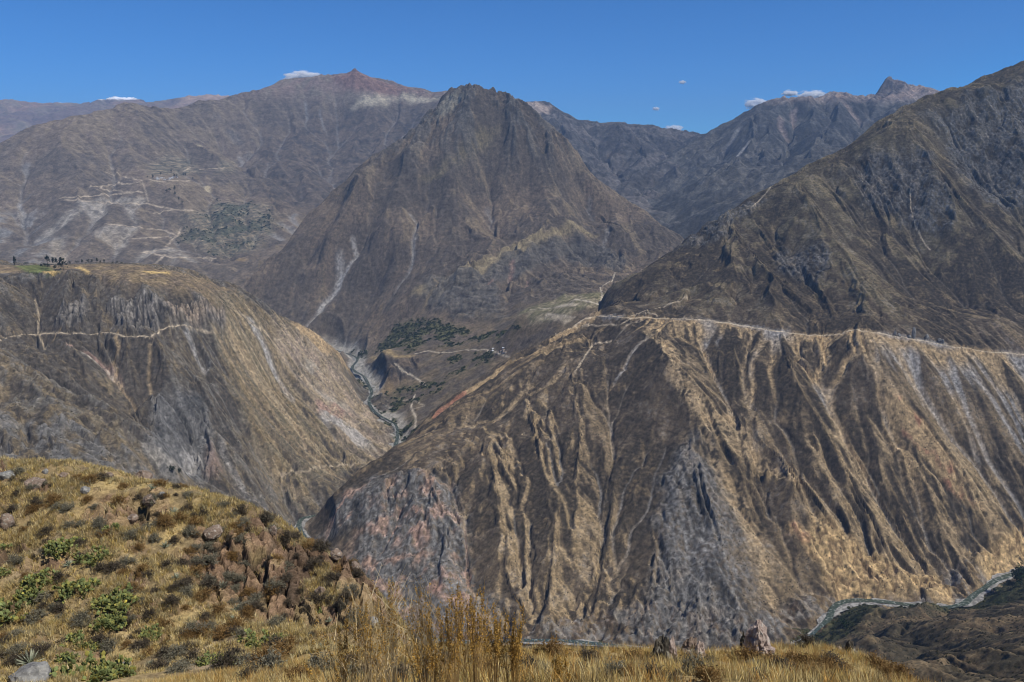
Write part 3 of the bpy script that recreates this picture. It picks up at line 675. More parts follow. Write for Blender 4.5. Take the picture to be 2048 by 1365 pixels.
    shelf = h.poly([(820, 588), (880, 556), (960, 522), (1020, 496), (1100, 460), (1150, 446), (1195, 470), (1130, 474), (1040, 511), (980, 551), (880, 596)], 18, 20, 80, seed=9)
    rgb = mix(rgb, C(.29, .235, .14), shelf * .9)
    rgb = mix(rgb, C(.20, .165, .095), h.poly([(900, 315), (960, 255), (1000, 260), (960, 300), (880, 350), (840, 360)], 30, 40, 120, seed=10) * .7)
    stra = fbm(h.X * .12, h.H + .1 * h.X, 11, 3, 265)
    rgb = mix(rgb, mix(C(.045, .043, .042) * one, C(.125, .115, .10), sstep(-.15, .35, .6 * tex + .5 * n2 + .7 * stra * cl)), rk * .88)
    rgb = mix(rgb, SCRUB * .9, sstep(.16, .34, n3 + .5 * sp) * .6)
    chan = sstep(2.0, 3.6, h.acc)
    rgb = mix(rgb, SCREE * .55, chan * .16)
    for uv, L, W_, cc, k in [((706, 478), 560, 13, SCREE * 1.1, .9), ((680, 520), 330, 24, SCREE * 1.05, .9), ((820, 430), 420, 11, SCREE * .8, .7), ((835, 470), 330, 9, SCREE * .8, .7), ((1025, 525), 330, 13, PINK * .8, .8), ((1215, 460), 160, 12, SCREE * .8, .7), ((975, 420), 160, 18, SCREE * .6, .6), ((1060, 560), 200, 8, PINK * .7, .7), ((870, 560), 220, 10, C(.22, .17, .10), .7), ((1180, 400), 120, 14, SCREE * .7, .6), ((985, 560), 260, 8, PINK * .7, .7)]:
        m = h.chutes([h.pick(*uv)], [L], [W_], seed=uv[0], wob=.12, taper=.1)
        rgb = mix(rgb, cc * one, m * k * np.clip(.85 + n3 + .5 * n2, .3, 1))
    rgb = mix(rgb, C(.30, .28, .22), h.poly([(885, 200), (905, 186), (930, 190), (900, 225), (875, 236)], 20, 20, 60, seed=12) * .5)
    # valley floor: fields, groves, trails
    rgb = mix(rgb, C(.155, .12, .075), valley * sstep(-.3, .2, n2) * .7)
    terr = h.poly([(1040, 625), (1110, 600), (1190, 585), (1215, 590), (1190, 615), (1130, 635), (1060, 650)], 16, 12, 40, seed=13)
    rgb = mix(rgb, mix(C(.17, .155, .085) * one, C(.30, .255, .17), sstep(-.05, .3, n2 + .6 * n3)), terr * .85)
    rgb = mix(rgb, C(.43, .36, .26), np.maximum(h.poly([(1090, 628), (1115, 630), (1145, 640), (1130, 650), (1105, 640)], 8, 5, 20), h.poly([(1110, 613), (1160, 607), (1150, 614), (1110, 618)], 6, 5, 20)) * .8)
    rgb = mix(rgb, C(.30, .225, .115), h.poly([(740, 715), (790, 708), (830, 711), (810, 717), (760, 722)], 10, 6, 40, seed=14) * .8)
    rgb = mix(rgb, mix(C(.05, .044, .04) * one, C(.15, .115, .085), sstep(-.2, .4, n2 + mc - .5)), mesa * .8)
    rgb = mix(rgb, C(.28, .20, .11), h.poly([(720, 755), (770, 760), (790, 780), (760, 800), (735, 780)], 8, 10, 40, seed=15) * .6)
    gr = np.zeros(h.H.shape, f32)
    for uv in [[(755, 700), (790, 650), (830, 640), (880, 645), (940, 665), (925, 690), (850, 690), (810, 712)], [(890, 740), (905, 712), (960, 698), (1000, 705), (990, 722), (950, 735), (910, 748)], [(770, 820), (800, 780), (850, 765), (900, 750), (890, 775), (840, 800), (800, 815)], [(940, 680), (1000, 655), (1030, 665), (990, 690)], [(700, 706), (740, 700), (735, 715), (705, 715)]]:
        gr = np.maximum(gr, h.poly(uv, 25, 25, 70, seed=uv[0][0]))
    Dr, _t = h.dist([(a[0], a[1]) for a in RL], 110)
    rgb = mix(rgb, C(.36, .335, .29) * one, (1 - sstep(20, 62, Dr + 34 * n2)) * .85)
    gr = np.maximum(gr, (1 - sstep(45, 95, Dr + 30 * n1)) * sstep(.02, .2, n2 + .4 * n1) * sstep(3300, 3000, h.Y))
    h.green = gr * sstep(-.25, .25, n2 + .5 * n1 + .3 * n3)
    rgb = mix(rgb, mix(C(.045, .055, .026) * one, C(.10, .10, .045), sstep(-.1, .3, n3 + n2)), h.green * .85)
    for uv, w, k in [([(790, 728), (805, 742), (830, 755), (852, 772)], 5, .8), ([(830, 708), (857, 702), (870, 705), (900, 706), (930, 700), (975, 700), (1000, 708), (1018, 715)], 4, .8), ([(830, 790), (822, 815), (832, 835), (830, 855)], 5, .85), ([(768, 820), (790, 805), (815, 800)], 4, .7),
                     ([(1060, 620), (1100, 617), (1140, 610), (1150, 599), (1180, 604), (1200, 610)], 4, .9), ([(1200, 610), (1205, 590), (1200, 575), (1225, 560), (1230, 545)], 4, .85), ([(1090, 640), (1095, 628), (1150, 636)], 4, .7), ([(820, 820), (850, 812), (825, 800)], 3, .6)]:
        D, t = h.dist(h.line(uv, 4), w * 2)
        rgb = mix(rgb, C(.46, .40, .31) * one, (1 - sstep(w * .5, w, D)) * k)
    rgb = speckle(h, rgb, n3, sp, .62, 8, 9, 26)
    return h, np.clip(rgb, .01, .9)

# ================================================================== far left mountain with the village and switchback road
def build_far_left():
    sky = [(-170, 345, 6200), (-60, 312, 6300), (0, 285, 6500), (60, 262, 6700), (120, 240, 6900), (190, 222, 7200), (230, 208, 7400), (250, 205, 7500), (275, 207, 7550), (300, 213, 7700), (330, 219, 7900), (400, 209, 8200), (480, 191, 8600), (560, 167, 9000), (600, 160, 9050), (640, 151, 9000), (665, 148, 9000), (690, 146, 9000), (706, 139, 9000), (722, 147, 9000), (745, 155, 9000), (780, 165, 9050), (830, 180, 9100), (865, 186, 9150), (895, 186, 9200), (930, 195, 9200), (1000, 220, 9200)]
    p = pts(sky) + behind(sky, 500, -300) + behind(sky, 1500, -1000, -1500)
    p += pts([(100, 350, 6000), (300, 300, 6750), (450, 300, 7500), (600, 260, 8200), (700, 230, 8500), (800, 230, 8550), (850, 245, 8300), (330, 355, 6050), (200, 380, 5750), (450, 400, 6200), (560, 360, 7000), (650, 330, 7500), (750, 300, 7900), (100, 450, 5250), (300, 450, 5350), (450, 470, 5400),
              (200, 520, 4750), (400, 530, 4800), (100, 530, 4650), (520, 500, 5300), (590, 440, 5900), (575, 490, 5250), (560, 520, 4900), (520, 555, 4700), (480, 588, 4480), (300, 600, 4250), (0, 600, 4050), (450, 620, 4150), (-150, 500, 4700), (630, 400, 6600), (0, 400, 5600), (850, 350, 7300), (800, 420, 6600), (430, 200 + 160, 6500)])
    p += [(-1100, 4000, -930), (-1300, 4200, -860), (-900, 4300, -830), (-700, 4650, -760), (-600, 4000, -960), (-5300, 4500, -500), (-5300, 6500, 0), (600, 7000, -200), (300, 6000, -500)]
    h = Hill(-5200, 500, 3950, 9900, 8.0, p, 45)
    for uv, dz, w in [([(250, 208), (330, 260), (440, 330), (480, 400)], 50, 260), ([(420, 215), (450, 290), (520, 370)], -60, 260), ([(560, 170), (590, 260), (600, 330), (610, 400)], 50, 260), ([(330, 225), (370, 290), (385, 330)], -55, 220), ([(500, 330), (540, 400), (560, 450)], 40, 200), ([(700, 145), (690, 210), (720, 280), (690, 330)], 45, 250), ([(800, 185), (790, 250), (750, 300)], -50, 220),
                      ([(100, 260), (150, 340), (160, 430), (140, 520)], 50, 260), ([(60, 300), (40, 400), (60, 500)], -55, 230), ([(200, 260), (230, 340), (200, 420)], -40, 200), ([(230, 400), (200, 460), (180, 520)], 35, 160), ([(400, 380), (430, 450), (460, 530)], -40, 160)]:
        h.crease(uv, dz, w)
    h.H += 40 * fbm(h.X, h.Y, 800, 3, 14)
    vill = h.poly([(290, 360), (330, 345), (400, 350), (410, 370), (300, 370)], 60, world=False)
    h.gullies(560, 20, 4, seed=61, gain=.42, mask=1 - .8 * vill)
    h.flow(40000, 300, seed=8, carve=2.6)
    one = np.ones((1, 1, 3), f32)
    high = sstep(350, 800, h.H)
    tex = fbm(h.X, h.Y, 240, 5, 36, .6, ridged=True)
    n1 = fbm(h.X, h.Y, 800, 4, 361); n2 = fbm(h.X, h.Y, 150, 4, 362); n3 = fbm(h.X, h.Y, 28, 2, 363)
    rk = np.clip(high * .5 * sstep(0, .4, n1 + .5 * n2) + .8 * h.poly([(420, 230), (560, 300), (640, 330), (800, 260), (820, 340), (620, 420), (480, 330)], 150, 120, 400, seed=2) * sstep(-.2, .3, n2), 0, 1)
    h.H += (rk * 18 * tex + 3.5 * fbm(h.X, h.Y, 60, 3, 49)).astype(f32)
    crag = h.poly([(640, 150), (665, 146), (700, 152), (720, 150), (740, 160), (690, 165), (650, 160)], 40)
    h.H += (crag * 45 * (tex - .2)).astype(f32)
    sp = rnd(np.arange(h.nx)[None, :] + 0 * h.X.astype(int), np.arange(h.ny)[:, None] + 0 * h.X.astype(int), 39) - .5
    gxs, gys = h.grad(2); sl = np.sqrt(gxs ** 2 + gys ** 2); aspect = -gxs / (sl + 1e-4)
    rgb = mix(C(.118, .098, .077) * one, C(.172, .135, .10), sstep(-.25, .35, n1 + .4 * n2))
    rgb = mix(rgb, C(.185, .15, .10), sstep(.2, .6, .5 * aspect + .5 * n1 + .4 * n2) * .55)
    rgb = mix(rgb, mix(DGREY * one, C(.12, .115, .11), sstep(-.2, .3, n2)), rk * .75)
    dk = h.poly([(510, 300), (620, 230), (760, 214), (890, 203), (915, 235), (860, 275), (760, 350), (640, 430), (540, 430)], 140, 120, 300, seed=47)
    rgb = mix(rgb, mix(C(.052, .046, .04) * one, C(.115, .092, .07), sstep(-.15, .3, n2 + .4 * tex)), dk * sstep(-.7, -.1, n2 + .4 * n1) * .9)
    rgb = mix(rgb, mix(C(.21, .155, .13) * one, C(.19, .16, .125), sstep(-.2, .3, n2)), sstep(560, 800, h.H + 60 * n2) * .8)
    rgb = mix(rgb, C(.20, .115, .09), h.poly([(660, 150), (706, 137), (780, 165), (840, 185), (760, 195), (690, 180)], 60, 60, 200, seed=41) * .75)
    rgb = mix(rgb, C(.47, .42, .31), h.poly([(700, 215), (760, 190), (830, 190), (880, 198), (840, 205), (790, 200), (740, 215)], 50, 60, 200, seed=42) * .7)
    rgb = mix(rgb, SCREE * .6, sstep(1.9, 3.2, h.acc) * .4)
    lowgrey = h.poly([(-50, 400), (90, 420), (130, 520), (60, 540), (-100, 540)], 120, 100, 300, seed=43)
    rgb = mix(rgb, C(.19, .185, .175), lowgrey * sstep(-.1, .3, n2 + .3 * n1) * .8)
    # landslide scars under the switchbacks
    starts = []; g = np.random.default_rng(9)
    for a, b, n in [((165, 405), (290, 395), 46), ((205, 455), (275, 455), 26), ((120, 440), (170, 405), 18), ((300, 500), (340, 495), 10), ((110, 470), (130, 520), 10)]:
        for k in range(n):
            t = g.uniform(); starts.append(h.pick(a[0] + (b[0] - a[0]) * t, a[1] + (b[1] - a[1]) * t + g.uniform(0, 6)))
    m = blur(h.chutes(starts, 430, 34, seed=15, wob=.06, taper=.4), 2)
    rgb = mix(rgb, mix(C(.31, .28, .235) * one, C(.30, .25, .18), sstep(-.1, .2, n1)), np.clip(m * 1.1, 0, 1) * np.clip(.62 + .9 * fbm(h.X, h.Y * .12, 34, 3, 95) + .5 * n2, .12, .9))
    for uv, L, W_, cc in [((398, 330 - 38), 130, 26, C(.36, .31, .2)), ((478, 315), 280, 20, SCREE * .8), ((415, 375), 60, 26, C(.42, .35, .22)), ((590, 430), 500, 26, SCREE * .8), ((560, 450), 420, 40, SCREE * .7), ((545, 470), 400, 30, SCREE * .7), ((480, 520), 200, 30, OCHRE * .7), ((610, 205), 330, 18, SCREE * .6), ((640, 220), 330, 14, SCREE * .6), ((40, 410), 300, 16, SCREE * .8), ((55, 330), 120, 26, SCREE * .7)]:
        mm = h.chutes([h.pick(*uv)], [L], [W_], seed=uv[0], wob=.15, taper=.1)
        rgb = mix(rgb, cc * one, mm * .75)
    # terraced fields, hedges
    ter = np.maximum(h.poly([(300, 330), (330, 310), (380, 315), (400, 345), (360, 352), (300, 350)], 50, 40, 150, seed=44), np.maximum(h.poly([(360, 440), (440, 405), (530, 410), (545, 450), (500, 505), (400, 500)], 90, 70, 200, seed=45), h.poly([(440, 330), (470, 320), (470, 345), (430, 352)], 40)))
    band = fbm(h.X * .25, h.H, 9, 2, 77)
    rgb = mix(rgb, mix(C(.10, .10, .075) * one, C(.25, .205, .14), sstep(-.1, .2, band)), ter * .7)
    gr = h.poly([(355, 480), (400, 440), (450, 400), (520, 415), (545, 450), (500, 490), (420, 510)], 100, 90, 200, seed=46) * sstep(-.1, .2, n2 + .3 * n1)
    h.green = gr
    rgb = mix(rgb, C(.065, .075, .05), gr * .7)
    for uv, w in [([(213, 345), (285, 362)], 6), ([(285, 365), (230, 370), (180, 374)], 7), ([(200, 378), (255, 384), (285, 385)], 6), ([(285, 385), (200, 392), (120, 397)], 7), ([(130, 400), (200, 406), (300, 410), (350, 420), (390, 422)], 7), ([(300, 427), (350, 420)], 6), ([(285, 365), (292, 385), (297, 405)], 5), ([(210, 448), (270, 455), (330, 462), (355, 472)], 7), ([(265, 478), (310, 475), (355, 474)], 6), ([(355, 474), (362, 455)], 6), ([(300, 360), (315, 363), (380, 362)], 8), ([(365, 345), (380, 335)], 6),
                  ([(285, 505), (325, 500), (345, 497)], 7), ([(285, 505), (340, 515), (400, 516), (430, 518)], 8), ([(330, 510), (310, 530)], 8), ([(330, 495), (350, 475)], 6), ([(430, 340), (450, 335), (400, 340)], 6)]:
        D, t = h.dist(h.line(uv, 4), w * 2.5)
        rgb = mix(rgb, C(.46, .38, .28) * one, (1 - sstep(w * .5, w * 1.4, D)) * .65)
    rgb = speckle(h, rgb, n3, sp, .55, 9, 22, 60)
    return h, np.clip(rgb, .01, .9)

# ================================================================== ranges behind the gorge on the right
def build_gorge():
    sky = [(900, 240, 9400), (960, 226, 9200), (1015, 204, 9000), (1040, 206, 9000), (1062, 209, 9000), (1100, 213, 8900), (1118, 228, 8850), (1140, 238, 8800), (1165, 240, 8750), (1200, 246, 8800), (1228, 243, 8800), (1260, 250, 8900), (1290, 254, 9000), (1340, 263, 9200), (1400, 276, 9500), (1470, 282, 9500)]
    p = pts(sky) + behind(sky, 600, -60) + behind(sky, 1600, -500)
    p += pts([(1200, 320, 7600), (1300, 335, 7400), (1100, 300, 7900), (1250, 390, 6700), (1310, 390, 6600), (1335, 417, 6150), (1200, 450, 5600), (1380, 300, 8200), (1000, 300, 7900), (1120, 400, 6300), (1360, 340, 7200)])
    p += [(2300, 7000, -300), (2400, 9500, 100), (-300, 6000, -500), (1200, 5000, -600), (900, 5300, -450)]
    h = Hill(-350, 2500, 5200, 10600, 9.0, p, 50)
    for uv, dz, w in [([(1110, 220), (1130, 290), (1180, 360)], 60, 300), ([(1170, 245), (1200, 300), (1260, 370)], -60, 300), ([(1230, 245), (1270, 300), (1310, 370)], 50, 250), ([(1300, 330), (1320, 370), (1330, 415)], -60, 200)]:
        h.crease(uv, dz, w)
    h.H += 40 * fbm(h.X, h.Y, 700, 3, 15)
    h.gullies(420, 28, 4, seed=71, gain=.45); h.flow(25000, 260, seed=9, carve=3)
    tex = fbm(h.X, h.Y, 220, 5, 37, .6, ridged=True)
    h.H += (20 * tex).astype(f32)
    one = np.ones((1, 1, 3), f32)
    n1 = fbm(h.X, h.Y, 700, 4, 461); n2 = fbm(h.X, h.Y, 130, 4, 462); n3 = fbm(h.X, h.Y, 28, 2, 463)
    rgb = mix(C(.065, .06, .055) * one, C(.115, .092, .072), sstep(-.2, .35, n1 + .6 * n2))
    rgb = mix(rgb, mix(DGREY * .9 * one, C(.14, .135, .13), sstep(-.1, .4, n2 + .3 * tex)), sstep(-.2, .2, n1 + .4 * tex) * .6)
    rgb = mix(rgb, C(.36, .29, .24), h.poly([(990, 200), (1060, 204), (1112, 210), (1085, 228), (1050, 240), (1000, 222)], 60, 80, 200, seed=3) * .95)
    rgb = mix(rgb, SCREE * .6, sstep(1.9, 3.2, h.acc) * .35)
    sp = rnd(np.arange(h.nx)[None, :] + 0 * h.X.astype(int), np.arange(h.ny)[:, None] + 0 * h.X.astype(int), 59) - .5
    rgb = speckle(h, rgb, n3 + .4 * n2, sp, .55, 10, 22, 60)
    # white water falling at the head of the gorge
    D, t = h.dist(h.line([(1322, 408), (1326, 414), (1329, 420)], 4), 20)
    rgb = mix(rgb, C(.8, .8, .8) * one, 1 - sstep(4, 9, D))
    return h, np.clip(rgb, .01, .9)

def build_far_right():
    sky = [(1340, 330, 8700), (1395, 281, 8500), (1420, 270, 8300), (1440, 258, 8200), (1461, 246, 8100), (1480, 232, 8050), (1500, 226, 8000), (1530, 212, 7950), (1570, 198, 7900), (1590, 196, 7900), (1612, 199, 7900), (1650, 200, 7950), (1672, 192, 8000), (1690, 199, 8000), (1720, 206, 8100), (1745, 200, 8200), (1757, 186, 8200), (1766, 173, 8200), (1783, 162, 8200), (1797, 170, 8200), (1820, 176, 8250), (1842, 186, 8300), (1870, 200, 8300), (2000, 235, 8300), (2150, 260, 8300)]
    p = pts(sky) + behind(sky, 500, -250) + behind(sky, 1400, -900, -1500)
    p += pts([(1500, 300, 7050), (1600, 280, 7050), (1700, 260, 7250), (1800, 260, 7100), (1400, 345, 6900), (1450, 365, 6200), (1520, 340, 6050), (1600, 330, 5950), (1348, 417, 6000), (1400, 425, 5500), (1500, 425, 5000), (1700, 350, 5400), (1850, 300, 5600), (1345, 400, 6300)])
    p += [(900, 5500, -500), (900, 7200, -250), (5000, 5200, -100), (5000, 7000, 200), (1200, 4700, -700), (2800, 4700, -300)]
    h = Hill(850, 4900, 4700, 9300, 8.0, p, 45)
    for uv, dz, w in [([(1500, 228), (1510, 300), (1450, 358), (1395, 395), (1350, 412)], 90, 260), ([(1570, 202), (1590, 270), (1560, 340)], -60, 240), ([(1450, 280), (1440, 330), (1390, 370)], -60, 220), ([(1680, 200), (1660, 270), (1620, 320)], 60, 250), ([(1740, 215), (1720, 260), (1690, 300)], -50, 200), ([(1590, 200), (1530, 290), (1520, 330)], 30, 150)]:
        h.crease(uv, dz, w)
    h.H += 36 * fbm(h.X, h.Y, 700, 3, 16)
    h.gullies(420, 26, 4, seed=81, gain=.45); h.flow(30000, 260, seed=10, carve=3)
    tex = fbm(h.X, h.Y, 220, 5, 38, .6, ridged=True)
    top = sstep(430, 640, h.H)
    crag = h.poly([(1740, 206), (1757, 184), (1783, 160), (1808, 172), (1800, 190), (1760, 200)], 40)
    h.H += ((17 - 8 * top) * tex + crag * 60 * (tex - .1)).astype(f32)
    one = np.ones((1, 1, 3), f32)
    n1 = fbm(h.X, h.Y, 700, 4, 561); n2 = fbm(h.X, h.Y, 130, 4, 562); n3 = fbm(h.X, h.Y, 28, 2, 563)
    rgb = mix(C(.06, .058, .055) * one, C(.11, .095, .07), sstep(-.2, .35, n1 + .6 * n2))
    rgb = mix(rgb, mix(DGREY * .85 * one, C(.12, .12, .115), sstep(-.1, .4, n2 + .3 * tex)), sstep(-.25, .15, n1 + .4 * tex) * .6)
    rgb = mix(rgb, mix(C(.40, .30, .24) * one, C(.28, .23, .20), sstep(-.2, .3, n2 + .3 * tex)), sstep(520, 640, h.H + 70 * n2 + 40 * n1) * .85)
    rgb = mix(rgb, C(.09, .085, .085), crag * .8)
    rgb = mix(rgb, SCREE * .6, sstep(1.9, 3.2, h.acc) * .35)
    for uv, L, W_, cc in [((1500, 282), 700, 14, SCREE * 1.1), ((1478, 262), 200, 36, SCREE * .8), ((1560, 235), 300, 30, C(.28, .22, .19)), ((1590, 220), 300, 30, C(.28, .22, .19)), ((1690, 210), 260, 30, C(.28, .22, .18))]:
        mm = h.chutes([h.pick(*uv)], [L], [W_], seed=uv[0], wob=.2, taper=.1)
        rgb = mix(rgb, cc * one, mm * .8)
    sp = rnd(np.arange(h.nx)[None, :] + 0 * h.X.astype(int), np.arange(h.ny)[:, None] + 0 * h.X.astype(int), 59) - .5
    rgb = speckle(h, rgb, n3 + .4 * n2, sp, .55, 10, 22, 60)
    return h, np.clip(rgb, .01, .9)

def build_distant():
    a = [(-300, 200, 17500), (-100, 203, 17500), (0, 206, 17500), (30, 203, 17500), (70, 208, 17500), (100, 211, 17500), (135, 209, 17500), (160, 215, 17500), (180, 211, 17800), (200, 214, 17800), (222, 206, 18000), (250, 199, 18000), (262, 203, 18000), (292, 207, 18000), (320, 222, 18000), (360, 218, 17000), (385, 206, 16500), (400, 199, 16300), (425, 195, 16300), (450, 197, 16300), (475, 204, 16300), (520, 215, 16300)]
    p = pts(a) + behind(a, 1500, -600) + pts([(-300, 290, 13500), (-100, 290, 13500), (0, 265, 14500), (100, 250, 15000), (200, 260, 14500), (350, 250, 14500), (500, 260, 14500), (-100, 240, 15500), (50, 225, 16500), (0, 300, 12000), (200, 300, 12000)]) + behind(a, 3000, -1500)
    p += [(-13000, 12000, -200), (-2000, 12000, -200)]
    h = Hill(-13000, -2500, 11500, 20500, 28.0, p, 120)
    h.H += 60 * fbm(h.X, h.Y, 1800, 3, 17)
    h.gullies(1100, 70, 4, seed=91, gain=.45); h.flow(20000, 150, seed=11, carve=7)
    tex = fbm(h.X, h.Y, 600, 5, 39, .6, ridged=True)
    h.H += (60 * tex).astype(f32)
    one = np.ones((1, 1, 3), f32); n1 = fbm(h.X, h.Y, 1500, 4, 661); n2 = fbm(h.X, h.Y, 300, 4, 662)
    rgb = mix(C(.16, .12, .10) * one, C(.20, .17, .12), sstep(-.2, .3, n1 + .5 * n2))
    rgb = mix(rgb, C(.26, .16, .12), sstep(0, .4, n1 - .2 * n2) * .7)
    xsnow = sstep(-9900, -9500, h.X) * (1 - sstep(-8150, -7950, h.X))
    rgb = mix(rgb, C(.85, .87, .9), xsnow * sstep(1335, 1400, h.H + 90 * n2 + 60 * tex))
    rgb = mix(rgb, C(.40, .28, .20), sstep(-6500, -6200, h.X) * sstep(1050, 1250, h.H + 80 * n2) * .8)
    return h, rgb

# ================================================================== near lower slope, right
def build_lower():
    p = pts([(1650, 1262, 1400), (1700, 1235, 1440), (1800, 1222, 1440), (1900, 1228, 1480), (2000, 1190, 1520), (2048, 1160, 1620), (1750, 1300, 1150), (1900, 1290, 1000), (2048, 1280, 850), (2048, 1365, 600), (1850, 1350, 700), (1650, 1330, 1050), (2048, 1225, 1150), (1800, 1262, 1250), (1930, 1250, 1230)])
    for x, y, z in RIVER[0:17]: p.append((x, y - 16, z - 3)); p.append((x + 20, y + 160, z - 40))
    p += pts([(1400, 1375, 1150), (1200, 1365, 1050), (1000, 1350, 1000), (900, 1330, 950), (700, 1300, 900), (600, 1200, 1150), (1550, 1375, 1000), (1550, 1400, 600), (1300, 1400, 700), (1000, 1400, 600), (700, 1380, 600)]) + [(0, 200, -220), (600, 300, -255), (-300, 300, -260), (1500, 600, -250), (1700, 1200, -650), (-300, 90, -120), (0, 90, -130), (300, 100, -150), (600, 90, -160), (1800, 1500, -800)]
    h = Hill(-400, 1750, 85, 1760, 2.2, p, 18)
    for uv, dz, w in [([(1660, 1290), (1750, 1240), (1830, 1230), (1900, 1215)], 18, 50), ([(1700, 1330), (1800, 1280), (1900, 1275), (2048, 1240)], 30, 70), ([(1750, 1345), (1850, 1300), (1950, 1300), (2060, 1290)], -20, 50), ([(1800, 1365), (1900, 1330), (2048, 1325)], 18, 50)]:
        h.crease(uv, dz, w)
    h.H += 10 * fbm(h.X, h.Y, 170, 3, 18)
    h.gullies(110, 6, 3, seed=101, gain=.4); h.flow(40000, 260, seed=12, carve=1.2)
    tex = fbm(h.X, h.Y, 60, 5, 40, .6, ridged=True)
    h.H += (4.5 * tex + 2.2 * fbm(h.X, h.Y, 16, 3, 50) + .9 * fbm(h.X, h.Y, 6.5, 2, 51)).astype(f32)
    river_bed(h)
    one = np.ones((1, 1, 3), f32); n1 = fbm(h.X, h.Y, 160, 4, 761); n2 = fbm(h.X, h.Y, 34, 4, 762); n3 = fbm(h.X, h.Y, 8, 2, 763)
    sp = rnd(np.arange(h.nx)[None, :] + 0 * h.X.astype(int), np.arange(h.ny)[:, None] + 0 * h.X.astype(int), 49) - .5
    rgb = mix(C(.078, .064, .042) * one, C(.155, .112, .068), sstep(-.15, .35, n1 + .6 * n2))
    rgb = mix(rgb, TAN * .8, sstep(.2, .5, h.rid * .35 + n2 + .3 * n1) * .6)
    rgb = mix(rgb, C(.045, .042, .03), sstep(.05, .3, n3 + .4 * sp) * .7)
    # green flats by the water
    D, t = h.dist([(x, y) for x, y, z in RIVER[:17]], 150)
    low = (1 - sstep(60, 145, D + 30 * n2)) * sstep(-780, -830, h.H)
    h.green = low
    rgb = mix(rgb, mix(C(.035, .045, .022) * one, C(.085, .08, .04), sstep(-.1, .3, n2 + n3)), low * .85)
    rgb *= (1 + .28 * sp + .2 * n3)[..., None]
    return h, np.clip(rgb, .01, .9)

# ================================================================== build the land
HILLS = {}
GM = {'near': mat_ground('dry slope', .10, .45, .42, .7, 1.2), 'mid': mat_ground('mountain side', .05, .2, .38, .7, 3.0), 'far': mat_ground('far mountain side', .02, .08, .34, .7, 8.0), 'vfar': mat_ground('distant range', .008, .03, .3, .6, 20.0)}
for key, fn, mname, oname, lab in [('right', build_right, 'near', 'mountain_slope', 'brown gullied mountain slope with a pale dirt road across it'), ('left', build_left, 'near', 'canyon_wall_hill', 'grey brown hill with tree lined plateau and columnar cliff band'), ('middle', build_middle, 'mid', 'middle_mountain', 'dark rocky pointed mountain rising from the valley behind the river'),
                                   ('farleft', build_far_left, 'far', 'far_mountain', 'long hazy mountain with village terraces and zigzag road'), ('gorge', build_gorge, 'far', 'gorge_mountain', 'flat topped bluish mountain behind the gorge'), ('farright', build_far_right, 'far', 'crag_mountain', 'bluish mountain with pale summit and dark rock horn'),
                                   ('distant', build_distant, 'vfar', 'distant_mountain_range', 'distant hazy range with snow caps'), ('lower', build_lower, 'near', 'lower_slope', 'dark scrubby slope falling to the river bend')]:
    h, rgb = fn()
    h.H = np.maximum(h.H, -1000)
    HILLS[key] = h
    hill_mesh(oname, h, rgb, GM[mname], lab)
    log(key, h.H.shape, 'z', float(h.H.min()), float(h.H.max()))

